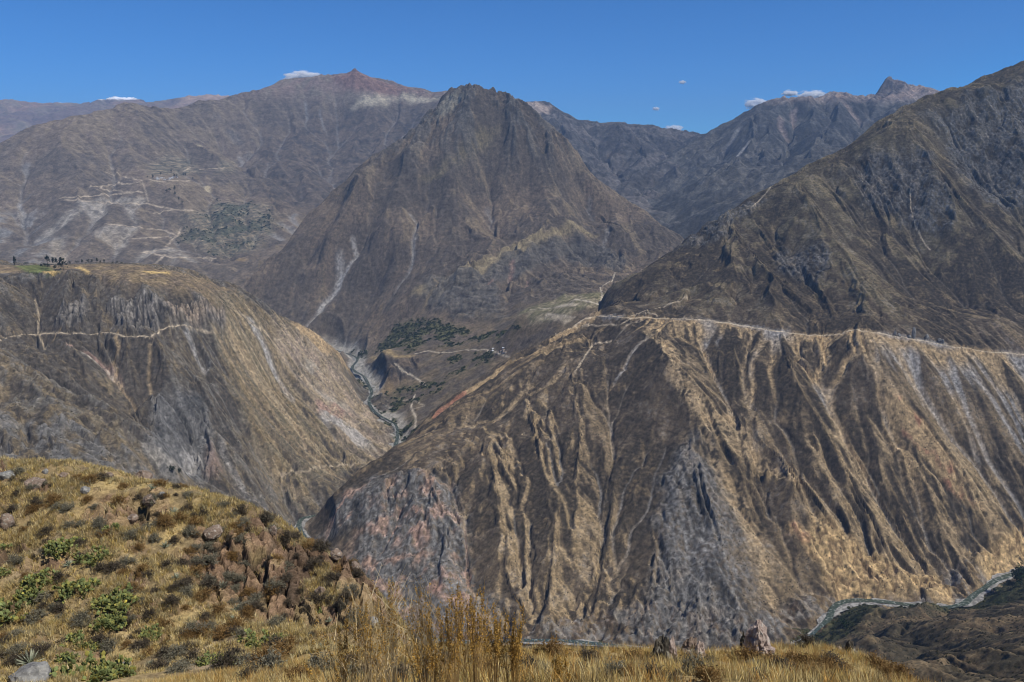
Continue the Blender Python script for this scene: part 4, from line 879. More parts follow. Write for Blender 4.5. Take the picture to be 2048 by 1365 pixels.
# ================================================================== near ground
def build_near():
    p = [(0, 0, -1.9), (0, -6, -1.2), (-20, -6, -2), (20, -6, -4), (-6, 2, -3.2), (6, 2, -3.0), (-14, 4, -8)]
    p += pts([(850, 1372, 8.5), (1024, 1366, 8.5), (1300, 1368, 9.5), (1600, 1370, 10), (1900, 1385, 12), (2048, 1420, 12), (2200, 1500, 10),
              (780, 1300, 26), (900, 1304, 25), (1024, 1310, 24), (1200, 1328, 25), (1400, 1333, 26), (1500, 1308, 29), (1600, 1305, 29), (1700, 1300, 28), (1800, 1335, 25), (1900, 1380, 20), (1500, 1340, 18), (1200, 1350, 16),
              (800, 1350, 15), (600, 1350, 26), (420, 1350, 33), (200, 1368, 38),
              (150, 1340, 42), (0, 1330, 42), (0, 1250, 48), (30, 1200, 50), (200, 1180, 50), (130, 1090, 55), (0, 1090, 56), (0, 1000, 61), (150, 1000, 61), (-100, 1000, 60), (-120, 1200, 50), (-150, 1365, 38),
              (0, 922, 68), (75, 922, 68), (150, 926, 68), (230, 935, 67), (320, 951, 66), (420, 976, 64), (500, 1006, 62), (580, 1046, 60), (650, 1071, 58), (720, 1111, 56), (755, 1165, 53), (770, 1215, 50), (780, 1260, 45),
              (300, 1040, 58), (350, 1150, 53), (300, 1250, 47), (430, 1315, 41), (510, 1290, 44), (420, 1070, 59), (480, 1110, 57), (600, 1105, 57), (700, 1160, 53.5),
              (450, 1225, 50.5), (600, 1240, 49.5), (700, 1262, 46), (620, 1290, 42), (720, 1300, 36)])
    cr = [(-150, 915, 68), (75, 922, 68), (230, 935, 67), (420, 976, 64), (580, 1046, 60), (720, 1111, 56), (770, 1215, 50)]
    p += behind(cr, 9, -9) + behind(cr, 30, -34)
    c2 = [(1024, 1310, 24), (1200, 1328, 25), (1400, 1333, 26), (1500, 1308, 29), (1700, 1300, 28), (1900, 1380, 20), (2200, 1500, 10)]
    p += behind(c2, 6, -8) + behind(c2, 25, -32)
    h = Hill(-62, 34, -6, 98, .15, p, 1.2)
    h.H += (.9 * fbm(h.X, h.Y, 9, 3, 5) * sstep(18, 40, h.Y) + .36 * fbm(h.X, h.Y, 2.2, 4, 6) * (.5 + .5 * sstep(20, 40, h.Y))).astype(f32)
    rock = np.zeros(h.H.shape, f32)
    for uv, sft in [([(395, 1090), (440, 1075), (560, 1075), (640, 1085), (720, 1118), (765, 1170), (795, 1262), (700, 1268), (600, 1245), (480, 1228), (400, 1190), (370, 1130)], 1.0), ([(190, 1020), (230, 990), (330, 985), (345, 1045), (300, 1060), (210, 1050)], .7), ([(40, 965), (60, 950), (110, 960), (100, 985), (50, 985)], .5)]:
        rock = np.maximum(rock, h.poly(uv, sft, 1.2, 5, seed=uv[0][0]))
    rock *= sstep(-.6, -.1, fbm(h.X, h.Y, 5, 3, 41))
    rock = np.maximum(rock, .9 * sstep(.22, .36, fbm(h.X, h.Y, 7, 3, 43)) * sstep(40, 46, h.Y))
    # upright jointed rock: columns and ledges split by dark clefts
    a = h.X * .94 + h.Y * .34 + .5 * fbm(h.X, h.Y, 3, 2, 8); b = h.base + .35 * h.Y
    c1, w1 = worley(a / 1.5, b / 2.3 + .3 * fbm(h.X, h.Y, 2, 2, 12), 3); c2, w2 = worley(a / .62, b / .8, 4)
    cle = 1 - sstep(0, .16, w1); cl2 = 1 - sstep(0, .18, w2)
    h.H += (rock * (1.0 * (c1 - .5) - .6 * cle + .5 * (c2 - .5) - .25 * cl2 + .7 * fbm(h.X, h.Y, 4, 3, 9) + .22 * fbm(h.X, h.Y, .8, 3, 14, .6, ridged=True))).astype(f32)
    patch = sstep(.05, .3, fbm(h.X, h.Y, 6, 3, 31)) * sstep(30, 42, h.Y)
    h.H += (.9 * patch * np.abs(fbm(h.X, h.Y, 1.3, 3, 32))).astype(f32)
    one = np.ones((1, 1, 3), f32)
    n1 = fbm(h.X, h.Y, 9, 4, 21); n2 = fbm(h.X, h.Y, 2, 4, 22); n3 = fbm(h.X, h.Y, .5, 3, 23)
    rgb = mix(C(.25, .185, .095) * one, C(.40, .30, .135), sstep(-.25, .3, n1 + .5 * n2))
    rgb = mix(rgb, C(.115, .085, .056), sstep(.05, .4, n2 + .4 * n3) * .7)
    rgb = mix(rgb, mix(C(.12, .075, .052) * one, C(.245, .155, .105), sstep(-.2, .35, n1 + .6 * n2)), np.clip(rock + .5 * patch, 0, 1) * .85)
    rgb = mix(rgb, rgb * (.75 + .3 * c1 + .3 * c2)[..., None], rock)
    rgb = mix(rgb, C(.06, .047, .036), rock * np.maximum(cle * .8, cl2 * .4))
    rgb = mix(rgb, C(.27, .205, .10), rock * sstep(.2, .42, n1 + n2 * .6 + .3 * (c1 - .5)) * .6)
    rgb = mix(rgb, C(.13, .10, .065), (1 - rock) * sstep(.12, .35, fbm(h.X, h.Y, 3.2, 4, 27)) * .65)
    rgb = mix(rgb, C(.30, .23, .15), (1 - rock) * sstep(.15, .4, fbm(h.X, h.Y, 4.2, 4, 28)) * .6)
    rgb = mix(rgb, C(.42, .17, .07), h.poly([(400, 1112), (420, 1115), (428, 1130), (412, 1135), (402, 1125)], .25, .3, 1))
    h.rock = rock
    rgb *= (1 + .25 * n3)[..., None]
    return h, np.clip(rgb, .01, .9)
NEAR, nrgb = build_near()
nob = hill_mesh('near_slope', NEAR, nrgb, mat_ground('near earth', 4.0, 14.0, .35, .8, .06), 'near grassy knoll and bank with rocky outcrops')
_r = NEAR.rock; _q = (_r[:-1, :-1] + _r[1:, 1:]).ravel() * .5 < .35
nob.data.polygons.foreach_set('use_smooth', _q); nob.data.update()
log('near')

# ------------------------------------------------------------------ plants
def mat_plant(name, transl=0.25, rough=.6):
    m = bpy.data.materials.new(name); m.use_nodes = True; nt = m.node_tree; N = nt.nodes; L = nt.links; N.clear()
    out = N.new('ShaderNodeOutputMaterial'); d = N.new('ShaderNodeBsdfDiffuse'); t = N.new('ShaderNodeBsdfTranslucent'); mx = N.new('ShaderNodeMixShader'); mx.inputs[0].default_value = transl
    at = N.new('ShaderNodeAttribute'); at.attribute_name = 'tint'
    tc = N.new('ShaderNodeTexCoord'); nz = N.new('ShaderNodeTexNoise'); nz.inputs['Scale'].default_value = 9
    L.new(tc.outputs['Object'], nz.inputs['Vector'])
    mr = N.new('ShaderNodeMapRange'); mr.inputs['From Min'].default_value = .3; mr.inputs['From Max'].default_value = .7; mr.inputs['To Min'].default_value = .75; mr.inputs['To Max'].default_value = 1.25
    L.new(nz.outputs['Fac'], mr.inputs['Value'])
    vm = N.new('ShaderNodeVectorMath'); vm.operation = 'SCALE'; L.new(at.outputs['Color'], vm.inputs[0]); L.new(mr.outputs[0], vm.inputs['Scale'])
    L.new(vm.outputs[0], d.inputs['Color']); L.new(vm.outputs[0], t.inputs['Color'])
    L.new(d.outputs[0], mx.inputs[1]); L.new(t.outputs[0], mx.inputs[2]); L.new(mx.outputs[0], out.inputs[0])
    return m
MP_DRY = mat_plant('dry stems'); MP_LEAF = mat_plant('fleshy green', .08); MP_TREE = mat_plant('tree leaves', .15)
G = np.random.default_rng(77)

def blades(base, length, width, lean, col, g, colvar=.25, flare=None):
    """bent grass blades: base (n,3); two segments each"""
    n = len(base); az = g.uniform(0, 2 * np.pi, n); ln = np.abs(g.normal(lean, lean * .5, n)); L = length * g.uniform(.5, 1.15, n)
    d = np.stack([np.cos(az), np.sin(az)], 1); sd = np.stack([-d[:, 1], d[:, 0]], 1)
    rot = g.uniform(-.9, .9, n); sd = sd * np.cos(rot)[:, None] + d * np.sin(rot)[:, None]
    w = width * g.uniform(.6, 1.3, n)
    def pt(t, k, s):
        xy = base[:, :2] + d * (L * np.sin(ln) * t ** 1.4)[:, None] + sd * (w * k * s)[:, None]
        return np.stack([xy[:, 0], xy[:, 1], base[:, 2] + L * np.cos(ln) * t], 1)
    V = np.stack([pt(0, 1, -.5), pt(0, 1, .5), pt(.55, .8, -.5), pt(.55, .8, .5), pt(1, .12, -.5), pt(1, .12, .5)], 1).reshape(-1, 3)
    o = (np.arange(n) * 6)[:, None]
    F = np.concatenate([o + np.array([0, 1, 3, 2]), o + np.array([2, 3, 5, 4])])
    c = np.asarray(col, f32); c = np.broadcast_to(c, (n, 3)) * (1 + g.uniform(-colvar, colvar, (n, 1)))
    return V, F, np.repeat(c, 6, 0)
def merge(parts):
    V = []; F = []; Cc = []; k = 0
    for v, f, c in parts:
        V.append(v); F.append(f + k); Cc.append(np.broadcast_to(c, (len(v), 3))); k += len(v)
    return np.concatenate(V), np.concatenate(F), np.concatenate(Cc)
def sticks(a, b, ra, rb, col):
    """thin three-sided stems from a to b"""
    n = len(a); d = b - a; d = d / (np.linalg.norm(d, axis=1, keepdims=True) + 1e-9)
    up = np.where(np.abs(d[:, 2:3]) > .9, np.array([[1., 0, 0]]), np.array([[0, 0, 1.]]))
    s = np.cross(d, up); s /= np.linalg.norm(s, axis=1, keepdims=True) + 1e-9; t = np.cross(d, s)
    V = []
    for p_, r in ((a, ra), (b, rb)):
        for k in range(3):
            an = k * 2.0944
            V.append(p_ + (s * math.cos(an) + t * math.sin(an)) * np.reshape(r, (-1, 1)))
    V = np.stack(V, 1).reshape(-1, 3); o = (np.arange(n) * 6)[:, None]
    F = np.concatenate([o + np.array(q) for q in ((0, 1, 4, 3), (1, 2, 5, 4), (2, 0, 3, 5))])
    return V, F, np.repeat(np.broadcast_to(np.asarray(col, f32), (n, 3)), 6, 0)
def flakes(cen, size, col, g, aspect=.5, up=None):
    """small leaf-like quads at points"""
    n = len(cen); a = g.normal(size=(n, 3)); a /= np.linalg.norm(a, axis=1, keepdims=True)
    if up is not None: a = a * (1 - up) + np.array([0, 0, 1.]) * up; a /= np.linalg.norm(a, axis=1, keepdims=True)
    b = np.cross(a, g.normal(size=(n, 3))); b /= np.linalg.norm(b, axis=1, keepdims=True) + 1e-9
    s = np.reshape(size * g.uniform(.6, 1.3, n), (-1, 1))
    V = np.stack([cen - a * s, cen + b * s * aspect, cen + a * s, cen - b * s * aspect], 1).reshape(-1, 3)
    F = (np.arange(n) * 4)[:, None] + np.arange(4)
    return V, F, np.repeat(np.broadcast_to(np.asarray(col, f32), (n, 3)), 4, 0)

# grass of the knoll and the bank: nobody could count it
def grass(name, uvbox, n, per, length, width, cols, seed, ymin, ymax, avoid=.55, label=None, dens_scale=3.2, thr=.0, spread=.09):
    g = np.random.default_rng(seed)
    xa, xb, ya, yb = uvbox
    x = g.uniform(xa, xb, n * 3); y = g.uniform(ya, yb, n * 3)
    m = fbm(x.astype(f32), y.astype(f32), dens_scale, 3, seed)
    rk = NEAR.at(x, y, NEAR.rock)
    z = NEAR.at(x, y)
    # keep what stands inside the valley's view cone, with a margin
    u = x / np.maximum(y, .1)
    ok = (m > thr + .15 * g.normal(size=len(x))) & (rk < avoid + .45 * g.uniform(size=len(x)) ** 2) & (np.abs(u) < .78) & (y > ymin) & (y < ymax)
    x, y, z, m = x[ok][:n], y[ok][:n], z[ok][:n], m[ok][:n]
    n = len(x)
    bx = np.repeat(np.stack([x, y, z], 1), per, 0); bx[:, :2] += g.normal(size=(n * per, 2)) * spread
    bx[:, 2] = NEAR.at(bx[:, 0], bx[:, 1]) - .02
    c0 = np.array(cols)[g.integers(0, len(cols), n)] * g.uniform(.75, 1.25, (n, 1))
    sc = np.repeat(g.uniform(.55, 1.25, n), per)
    V, F, Cc = blades(bx, length * sc, width, .42, np.repeat(c0, per, 0), g)
    me = mesh_np(name, V, F, MP_DRY, Cc, smooth=False)
    return link(name, me, kind='stuff', label=label)
GOLD = [(.60, .455, .18), (.53, .385, .13), (.68, .54, .26), (.42, .31, .13), (.31, .24, .12)]
grass('grass', (-48, 12, 36, 70), 30000, 14, .40, .030, GOLD + [(.33, .29, .16), (.64, .53, .30), (.28, .22, .12)], 3, 34, 69, label='dry yellow grass on the knoll')
grass('grass', (-13, 20, 5, 32), 9500, 22, .30, .009, GOLD + [(.46, .26, .08), (.50, .30, .09)], 4, 5.5, 32, label='golden dry grass on the near bank', dens_scale=1.6, thr=-.12, spread=.06)
log('grass')

# ---- dry bushes
def bush_mesh(name, g, col, tw, leaf, nlf, nst=60):
    th = g.uniform(0, 2 * np.pi, nst); el = np.abs(g.normal(.75, .45, nst)); L = g.uniform(.55, 1.0, nst)
    d = np.stack([np.cos(th) * np.cos(el), np.sin(th) * np.cos(el), np.abs(np.sin(el))], 1)
    tip = d * L[:, None] * np.array([.62, .62, .75]); mid = tip * .5 + g.normal(size=tip.shape) * .03
    q = [sticks(np.zeros_like(mid), mid, .012 * tw, .009 * tw, col * .8), sticks(mid, tip, .009 * tw, .004 * tw, col)]
    k = g.integers(0, nst, nst * 4); t = g.uniform(.3, 1, nst * 4)[:, None]; a = mid[k] * (1 - t) + tip[k] * t; b = a + d[k] * .16 + g.normal(size=a.shape) * .085
    q.append(sticks(a, b, .006 * tw, .003 * tw, col * 1.1))
    k = g.integers(0, len(b), nlf); c = a[k] + (b[k] - a[k]) * g.uniform(.2, 1.1, (nlf, 1)) + g.normal(size=(nlf, 3)) * .05
    c[:, 2] = np.abs(c[:, 2])
    q.append(flakes(c, leaf, col * g.uniform(.7, 1.35, (nlf, 1)), g))
    return q
def to_obj(name, q, mat, smooth=False):
    V, F, Cc = merge(q); return mesh_np(name, V, F, mat, Cc, smooth=smooth)
BK = {}
for key, col, label, grp in [('dark', (.10, .082, .06), 'low rounded dark grey brown bush on the dry knoll', 'dark dry bushes scattered on the knoll'), ('rust', (.22, .135, .055), 'low rounded rusty brown bush on the dry knoll', 'rusty dry bushes scattered on the knoll'), ('sage', (.19, .175, .125), 'low rounded greyish sage bush on the dry knoll', 'greyish bushes scattered on the knoll')]:
    BK[key] = ([to_obj('dry_bush', bush_mesh('b', G, np.array(col), 1.6, .040, 900), MP_DRY) for _ in range(3)], label, grp)
def put(u, v, h=NEAR, dz=0.0, **kw):
    x, y = h.pick(u, v, **kw); return (x, y, float(h.at(x, y)) + dz)
KNOLL = [(0, 935), (150, 935), (320, 960), (420, 985), (580, 1060), (720, 1120), (765, 1200), (760, 1262), (600, 1300), (420, 1345), (0, 1345)]
def inside(u, v, poly_):
    c = False
    for (xa, ya), (xb, yb) in zip(poly_, poly_[1:] + poly_[:1]):
        if (ya > v) != (yb > v) and u < (xb - xa) * (v - ya) / (yb - ya) + xa: c = not c
    return c
CACT = [(132, 1108, 58), (190, 1122, 55), (222, 1060, 27), (154, 1186, 66), (229, 1206, 66), (236, 1226, 62), (83, 1172, 56), (37, 1222, 78), (6, 1148, 30), (4, 1098, 26), (215, 1256, 54), (305, 1274, 40), (154, 1290, 46), (184, 1300, 36), (159, 1356, 84), (218, 1362, 76), (424, 1328, 44), (452, 1332, 36), (134, 1322, 36), (510, 1288, 56), (560, 1284, 30), (592, 1290, 16), (609, 1302, 14), (107, 1246, 16), (640, 1226, 22)]
cnt = 0; tries = 0
while cnt < 270 and tries < 4000:
    tries += 1
    u = G.uniform(0, 775); v = G.uniform(930, 1345)
    if not inside(u, v, KNOLL): continue
    if any(abs(u - a) < w_ * .45 and -w_ * .8 < v - b < 8 for a, b, w_ in CACT): continue
    pos = put(u, v, dz=-.05)
    key = ['dark', 'dark', 'rust', 'sage'][int(G.integers(0, 4))]
    ms, lab, grp = BK[key]
    sc = G.uniform(.45, 1.2)
    o = link('dry_bush', ms[int(G.integers(0, 3))], None, lab, 'bush', grp, loc=pos, rz=G.uniform(0, 6.28)); o.scale = (sc * G.uniform(.9, 1.3), sc * G.uniform(.9, 1.3), sc * G.uniform(.6, 1.0))
    cnt += 1
log('bushes', cnt)

# ---- prickly pears
def pad(c, axis, side, r, g, col):
    """one flat oval pad standing on c along axis"""
    n = np.cross(axis, side); nu, nv = 9, 5; V = []
    for j in range(nv + 1):
        t = j / nv; wv = math.sin(math.pi * (0.08 + .92 * t)) if j < nv else 0.0
        wv = max(wv, 0.02) * (.55 + .45 * t ** .5)
        for i in range(nu):
            a = 2 * math.pi * i / nu
            V.append(c + axis * (t * 2 * r) + side * (math.cos(a) * wv * r) + n * (math.sin(a) * wv * r * .17))
    V = np.array(V); F = [(j * nu + i, j * nu + (i + 1) % nu, (j + 1) * nu + (i + 1) % nu, (j + 1) * nu + i) for j in range(nv) for i in range(nu)]
    return V, np.array(F), np.broadcast_to(np.asarray(col, f32), (len(V), 3))
def cactus_mesh(g, n0=13, lv=3):
    q = []; fruit = []
    def grow(c, ax, lev, r):
        sd = np.cross(ax, g.normal(size=3)); sd /= np.linalg.norm(sd)
        k = g.uniform(.7, 1.25); yel = max(0, g.normal(.1, .4)) if lev == 0 else 0
        col = np.array([.165 + .2 * yel, .195 + .12 * yel, .075]) * k if lev < lv else np.array([.11, .125, .06]) * k
        q.append(pad(c, ax, sd, r, g, col))
        if lev == 0:
            return
        for _ in range(int(g.integers(2, 4))):
            a = g.uniform(-1.0, 1.0); ax2 = ax * math.cos(a) + sd * math.sin(a) + g.normal(size=3) * .28; ax2[2] = ax2[2] * .8 + .16; ax2 /= np.linalg.norm(ax2)
            grow(c + ax * (r * 2 * (.55 + .4 * math.cos(a))) + sd * (r * .8 * math.sin(a)), ax2, lev - 1, r * g.uniform(.85, 1.02))
    for _ in range(n0):
        a = g.uniform(0, 6.28); d = g.uniform(0, .55); ax = np.array([math.cos(a) * .55, math.sin(a) * .55, .75]); ax /= np.linalg.norm(ax)
        grow(np.array([math.cos(a) * d, math.sin(a) * d, -.05]), ax, lv if g.uniform() < .6 else lv - 1, .105)
    return merge(q)
CM = []
for k in range(5):
    V, F, Cc = cactus_mesh(G); w0 = V[:, 0].max() - V[:, 0].min(); V = V / w0
    CM.append(mesh_np('prickly_pear', V, F, MP_LEAF, Cc))
CLAB = ['broad prickly pear left of its twin below the brown outcrop', 'prickly pear right of the broad one below the brown outcrop', 'small upright prickly pear alone under the brown outcrop', 'dense dark prickly pear in the middle of the cactus cluster', 'tall prickly pear at the right side of the cactus cluster', 'yellowish prickly pear hugging the foot of the tall one',
        'loose prickly pear mixed with dark bushes on the left', 'wide sprawling prickly pear at the left edge of the knoll', 'prickly pear cut by the left picture edge at mid knoll', 'uppermost prickly pear at the left picture edge', 'flat spreading prickly pear below the tall one', 'compact round prickly pear on bare grass right of the cluster', 'bright yellow green prickly pear low on the knoll', 'darker prickly pear touching the bright yellow green one',
        'large pale prickly pear at the bottom edge on the left', 'sprawling prickly pear at the bottom edge beside the large pale one', 'prickly pear in the trough beside grey tufts', 'low branch like prickly pear right of the trough one', 'sparse little prickly pear above the large pale one', 'leafy prickly pear at the foot of the cliff', 'smaller prickly pear right of the leafy one under the cliff', 'tiny prickly pear under the cliff next to dark bushes', 'tiniest prickly pear in the grass under the cliff', 'tiny prickly pear left of the flat spreading one', 'small dark green prickly pear on the cliff']
for k, ((u, v, w_), lab) in enumerate(zip(CACT, CLAB)):
    pos = put(u, v, dz=-.05); s_ = w_ / FPX * pos[1] / ray(u, v)[1] * 1.3
    o = link('prickly_pear', CM[k % 5], None, lab, 'cactus', 'prickly pears on the knoll', loc=pos, rz=G.uniform(0, 6.28)); o.scale = (s_, s_, s_ * G.uniform(.95, 1.2))
log('cacti')
# ---- pale rosettes
def rosette(g, n=34):
    th = g.uniform(0, 2 * np.pi, n); el = g.uniform(.1, 1.3, n); d = np.stack([np.cos(th) * np.cos(el), np.sin(th) * np.cos(el), np.sin(el)], 1)
    a = np.zeros((n, 3)); b = d * .5 * g.uniform(.7, 1.1, (n, 1))
    q = [sticks(a + d * .03, b * .55, .028, .024, np.array([.24, .27, .19]) * g.uniform(.8, 1.2, (n, 1))), sticks(b * .55, b, .024, .004, np.array([.30, .31, .22]) * g.uniform(.8, 1.2, (n, 1)))]
    return q
RM = [to_obj('rosette', rosette(G), MP_LEAF) for _ in range(3)]
for k, (u, v, w_, lab) in enumerate([(347, 1030, 32, 'pale spiky rosette right of the brown outcrop'), (137, 1132, 26, 'grey green spiky rosette between the prickly pears'), (330, 1094, 24, 'grey spiky rosette above the dark bushes in mid knoll'), (392, 1156, 34, 'large pale spiky rosette left of the cliff'), (352, 1158, 26, 'pale spiky rosette beside the large pale one'), (444, 1176, 26, 'spiky rosette on the cliff edge below the orange scar'), (303, 980, 24, 'spiky rosette on the crest of the knoll'), (473, 1220, 26, 'bright spiky rosette at the cliff foot'), (467, 1240, 22, 'lower spiky rosette at the cliff foot'), (658, 1244, 20, 'little white spiky rosette right of the cliff columns'), (180, 968, 22, 'greyish spiky rosette near the grey boulder on the crest'), (60, 1330, 62, 'big grey spiky rosette on the rock at the lower left'), (300, 1330, 22, 'pale spiky rosette in the trough grass'), (640, 1300, 30, 'silver tuft rosette in the grass below the cliff'), (480, 1340, 40, 'silver tuft rosette at the bottom edge')]):
    pos = put(u, v); s_ = w_ / FPX * pos[1] / ray(u, v)[1]
    link('rosette_plant', RM[k % 3], None, lab, 'succulent', 'spiky rosettes on the knoll', loc=pos, rz=G.uniform(0, 6)).scale = (s_ * 1.05,) * 3

# ---- boulders
def mat_rock(name, c1, c2, lich=.25):
    m = bpy.data.materials.new(name); m.use_nodes = True; nt = m.node_tree; N = nt.nodes; L = nt.links
    b = N['Principled BSDF']; b.inputs['Roughness'].default_value = .95; b.inputs['Specular IOR Level'].default_value = .15
    tc = N.new('ShaderNodeTexCoord'); n1 = N.new('ShaderNodeTexNoise'); n1.inputs['Scale'].default_value = 2.2; n1.inputs['Detail'].default_value = 8; n1.inputs['Roughness'].default_value = .7
    L.new(tc.outputs['Object'], n1.inputs['Vector'])
    r = N.new('ShaderNodeValToRGB'); e = r.color_ramp.elements; e[0].position = .35; e[0].color = (*c1, 1); e[1].position = .62; e[1].color = (*c2, 1)
    L.new(n1.outputs['Fac'], r.inputs[0])
    n2 = N.new('ShaderNodeTexNoise'); n2.inputs['Scale'].default_value = 5; n2.inputs['Detail'].default_value = 6; L.new(tc.outputs['Object'], n2.inputs['Vector'])
    r2 = N.new('ShaderNodeValToRGB'); r2.color_ramp.elements[0].position = .56; r2.color_ramp.elements[1].position = .64; r2.color_ramp.elements[1].color = (lich, lich, lich, 1); L.new(n2.outputs['Fac'], r2.inputs[0])
    mx = N.new('ShaderNodeMix'); mx.data_type = 'RGBA'; L.new(r2.outputs[0], mx.inputs[0]); L.new(r.outputs[0], mx.inputs[6]); mx.inputs[7].default_value = (.42, .40, .34, 1)
    L.new(mx.outputs[2], b.inputs['Base Color'])
    bp = N.new('ShaderNodeBump'); bp.inputs['Strength'].default_value = .8; bp.inputs['Distance'].default_value = .08; L.new(n1.outputs['Fac'], bp.inputs['Height']); L.new(bp.outputs[0], b.inputs['Normal'])
    return m
M_GREYROCK = mat_rock('grey stone', (.13, .125, .115), (.29, .28, .255), .4); M_BROWNROCK = mat_rock('brown stone', (.13, .095, .07), (.27, .20, .15), .5); M_REDROCK = mat_rock('pinkish stone', (.27, .20, .16), (.45, .36, .30), .5); M_DARKROCK = mat_rock('lichen dark stone', (.03, .028, .024), (.13, .11, .08), .6)
import bmesh
from mathutils import noise as mnoise
def rock_mesh(name, mat, seed, sx, sy, sz, rough=.35, sub=4, cut=5, taper=0.0):
    bm = bmesh.new(); bmesh.ops.create_icosphere(bm, subdivisions=sub, radius=1.0)
    rg = random.Random(seed); off = Vector((seed * 3.1, seed * 1.7, 0))
    pl = []
    for _ in range(cut):
        v = Vector((rg.uniform(-1, 1), rg.uniform(-1, 1), rg.uniform(-.4, 1))).normalized(); pl.append((v, rg.uniform(.55, .85)))
    for v in bm.verts:
        c = v.co.copy()
        for n, d in pl:
            e = c.dot(n) - d
            if e > 0: c -= n * e * .92
        f = 1 + rough * (mnoise.fractal(c * 1.3 + off, 1.0, 2.1, 4) * .5) - rough * .35 * abs(mnoise.noise(c * 3.1 + off))
        c = c * f
        k = 1 - taper * max(0, c.z + .3)
        v.co = Vector((c.x * sx * k, c.y * sy * k, c.z * sz))
    for f in bm.faces: f.smooth = False
    me = bpy.data.meshes.new(name); bm.to_mesh(me); bm.free(); me.materials.append(mat)
    return me
from mathutils import Vector
for k, (u, v, w_, hh, mt, lab) in enumerate([(14, 955, 30, .7, M_GREYROCK, 'grey boulder at the left edge of the knoll crest'), (90, 946, 11, 1.1, M_GREYROCK, 'small upright grey stone on the knoll crest'), (72, 972, 46, .5, M_BROWNROCK, 'long brown slab with a shadowed overhang near the crest'), (172, 984, 18, .9, M_GREYROCK, 'pale grey stone below the crest among brown bushes'), (288, 962, 38, .75, M_BROWNROCK, 'large brown block standing on the crest beside the green tree'),
        (12, 1052, 30, 1.2, M_BROWNROCK, 'pale brown boulder at the left picture edge mid knoll'), (425, 1072, 38, .8, M_BROWNROCK, 'square weathered boulder above the orange scar'), (325, 992, 18, .6, M_GREYROCK, 'small light stone beside the yellow grass'), (252, 1334, 22, .6, M_GREYROCK, 'pale half buried stone in the grass at the bottom'), (60, 1362, 80, .6, M_GREYROCK, 'big grey rock at the lower left corner'), (215, 955, 22, .6, M_BROWNROCK, 'brown stone half hidden in crest bushes'), (128, 952, 20, .5, M_BROWNROCK, 'flat stone on the left half of the crest'), (545, 1065, 22, 1.0, M_BROWNROCK, 'narrow brown stone on the cliff rim'), (672, 1082, 24, .9, M_BROWNROCK, 'brown stone on the right shoulder of the knoll'), (712, 1140, 24, 1.2, M_BROWNROCK, 'upright grey brown stone near the knoll edge'), (745, 1250, 26, .8, M_GREYROCK, 'pale stone at the foot of the knoll edge'), (640, 1190, 22, 1.3, M_BROWNROCK, 'dark upright stone inside the cliff'), (300, 1005, 26, .8, M_BROWNROCK, 'rough brown stone on the outcrop'), (265, 1040, 22, .7, M_BROWNROCK, 'rough stone at the base of the outcrop')]):
    pos = put(u, v); s_ = w_ / FPX * pos[1] / ray(u, v)[1] * .55
    me = rock_mesh('boulder', mt, 11 + k, s_, s_ * .9, s_ * hh)
    link('boulder', me, None, lab, 'rock', 'boulders on the knoll', loc=(pos[0], pos[1], pos[2] + s_ * hh * .35), rz=k * 1.3)
for k, (u, v, w_, h_, mt, lab, tp) in enumerate([(1512, 1312, 62, 92, M_REDROCK, 'tall pinkish rock pillar with a dark lichen side on the bank crest', .16), (1487, 1306, 22, 50, M_DARKROCK, 'dark lichen covered stone against the pillar', .2), (1532, 1318, 46, 30, M_REDROCK, 'pale rounded stone at the foot of the pillar', .1), (1322, 1322, 52, 66, M_DARKROCK, 'lichen spotted dark rock left of the brown lumps', .3), (1342, 1322, 40, 66, M_REDROCK, 'reddish leaning rock beside the lichen spotted one', .4), (1382, 1316, 54, 52, M_BROWNROCK, 'brown lumpy rock between the two rock groups', .2), (1400, 1318, 34, 44, M_REDROCK, 'small reddish stone right of the brown lump', .3), (1700, 1302, 34, 32, M_DARKROCK, 'dark broken rock at the right end of the bank crest', .2), (1676, 1302, 18, 16, M_REDROCK, 'little pale stone beside the dark broken rock', .1)]):
    pos = put(u, v); q = pos[1] / ray(u, v)[1] / FPX
    me = rock_mesh('boulder', mt, 51 + k, w_ * q * .42, w_ * q * .4, h_ * q * .56, .8, 5, 9, tp)
    link('boulder', me, None, lab, 'rock', 'rocks on the bank crest', loc=(pos[0], pos[1], pos[2] + h_ * q * .36), rz=k * .9 + .3)
log('rocks')

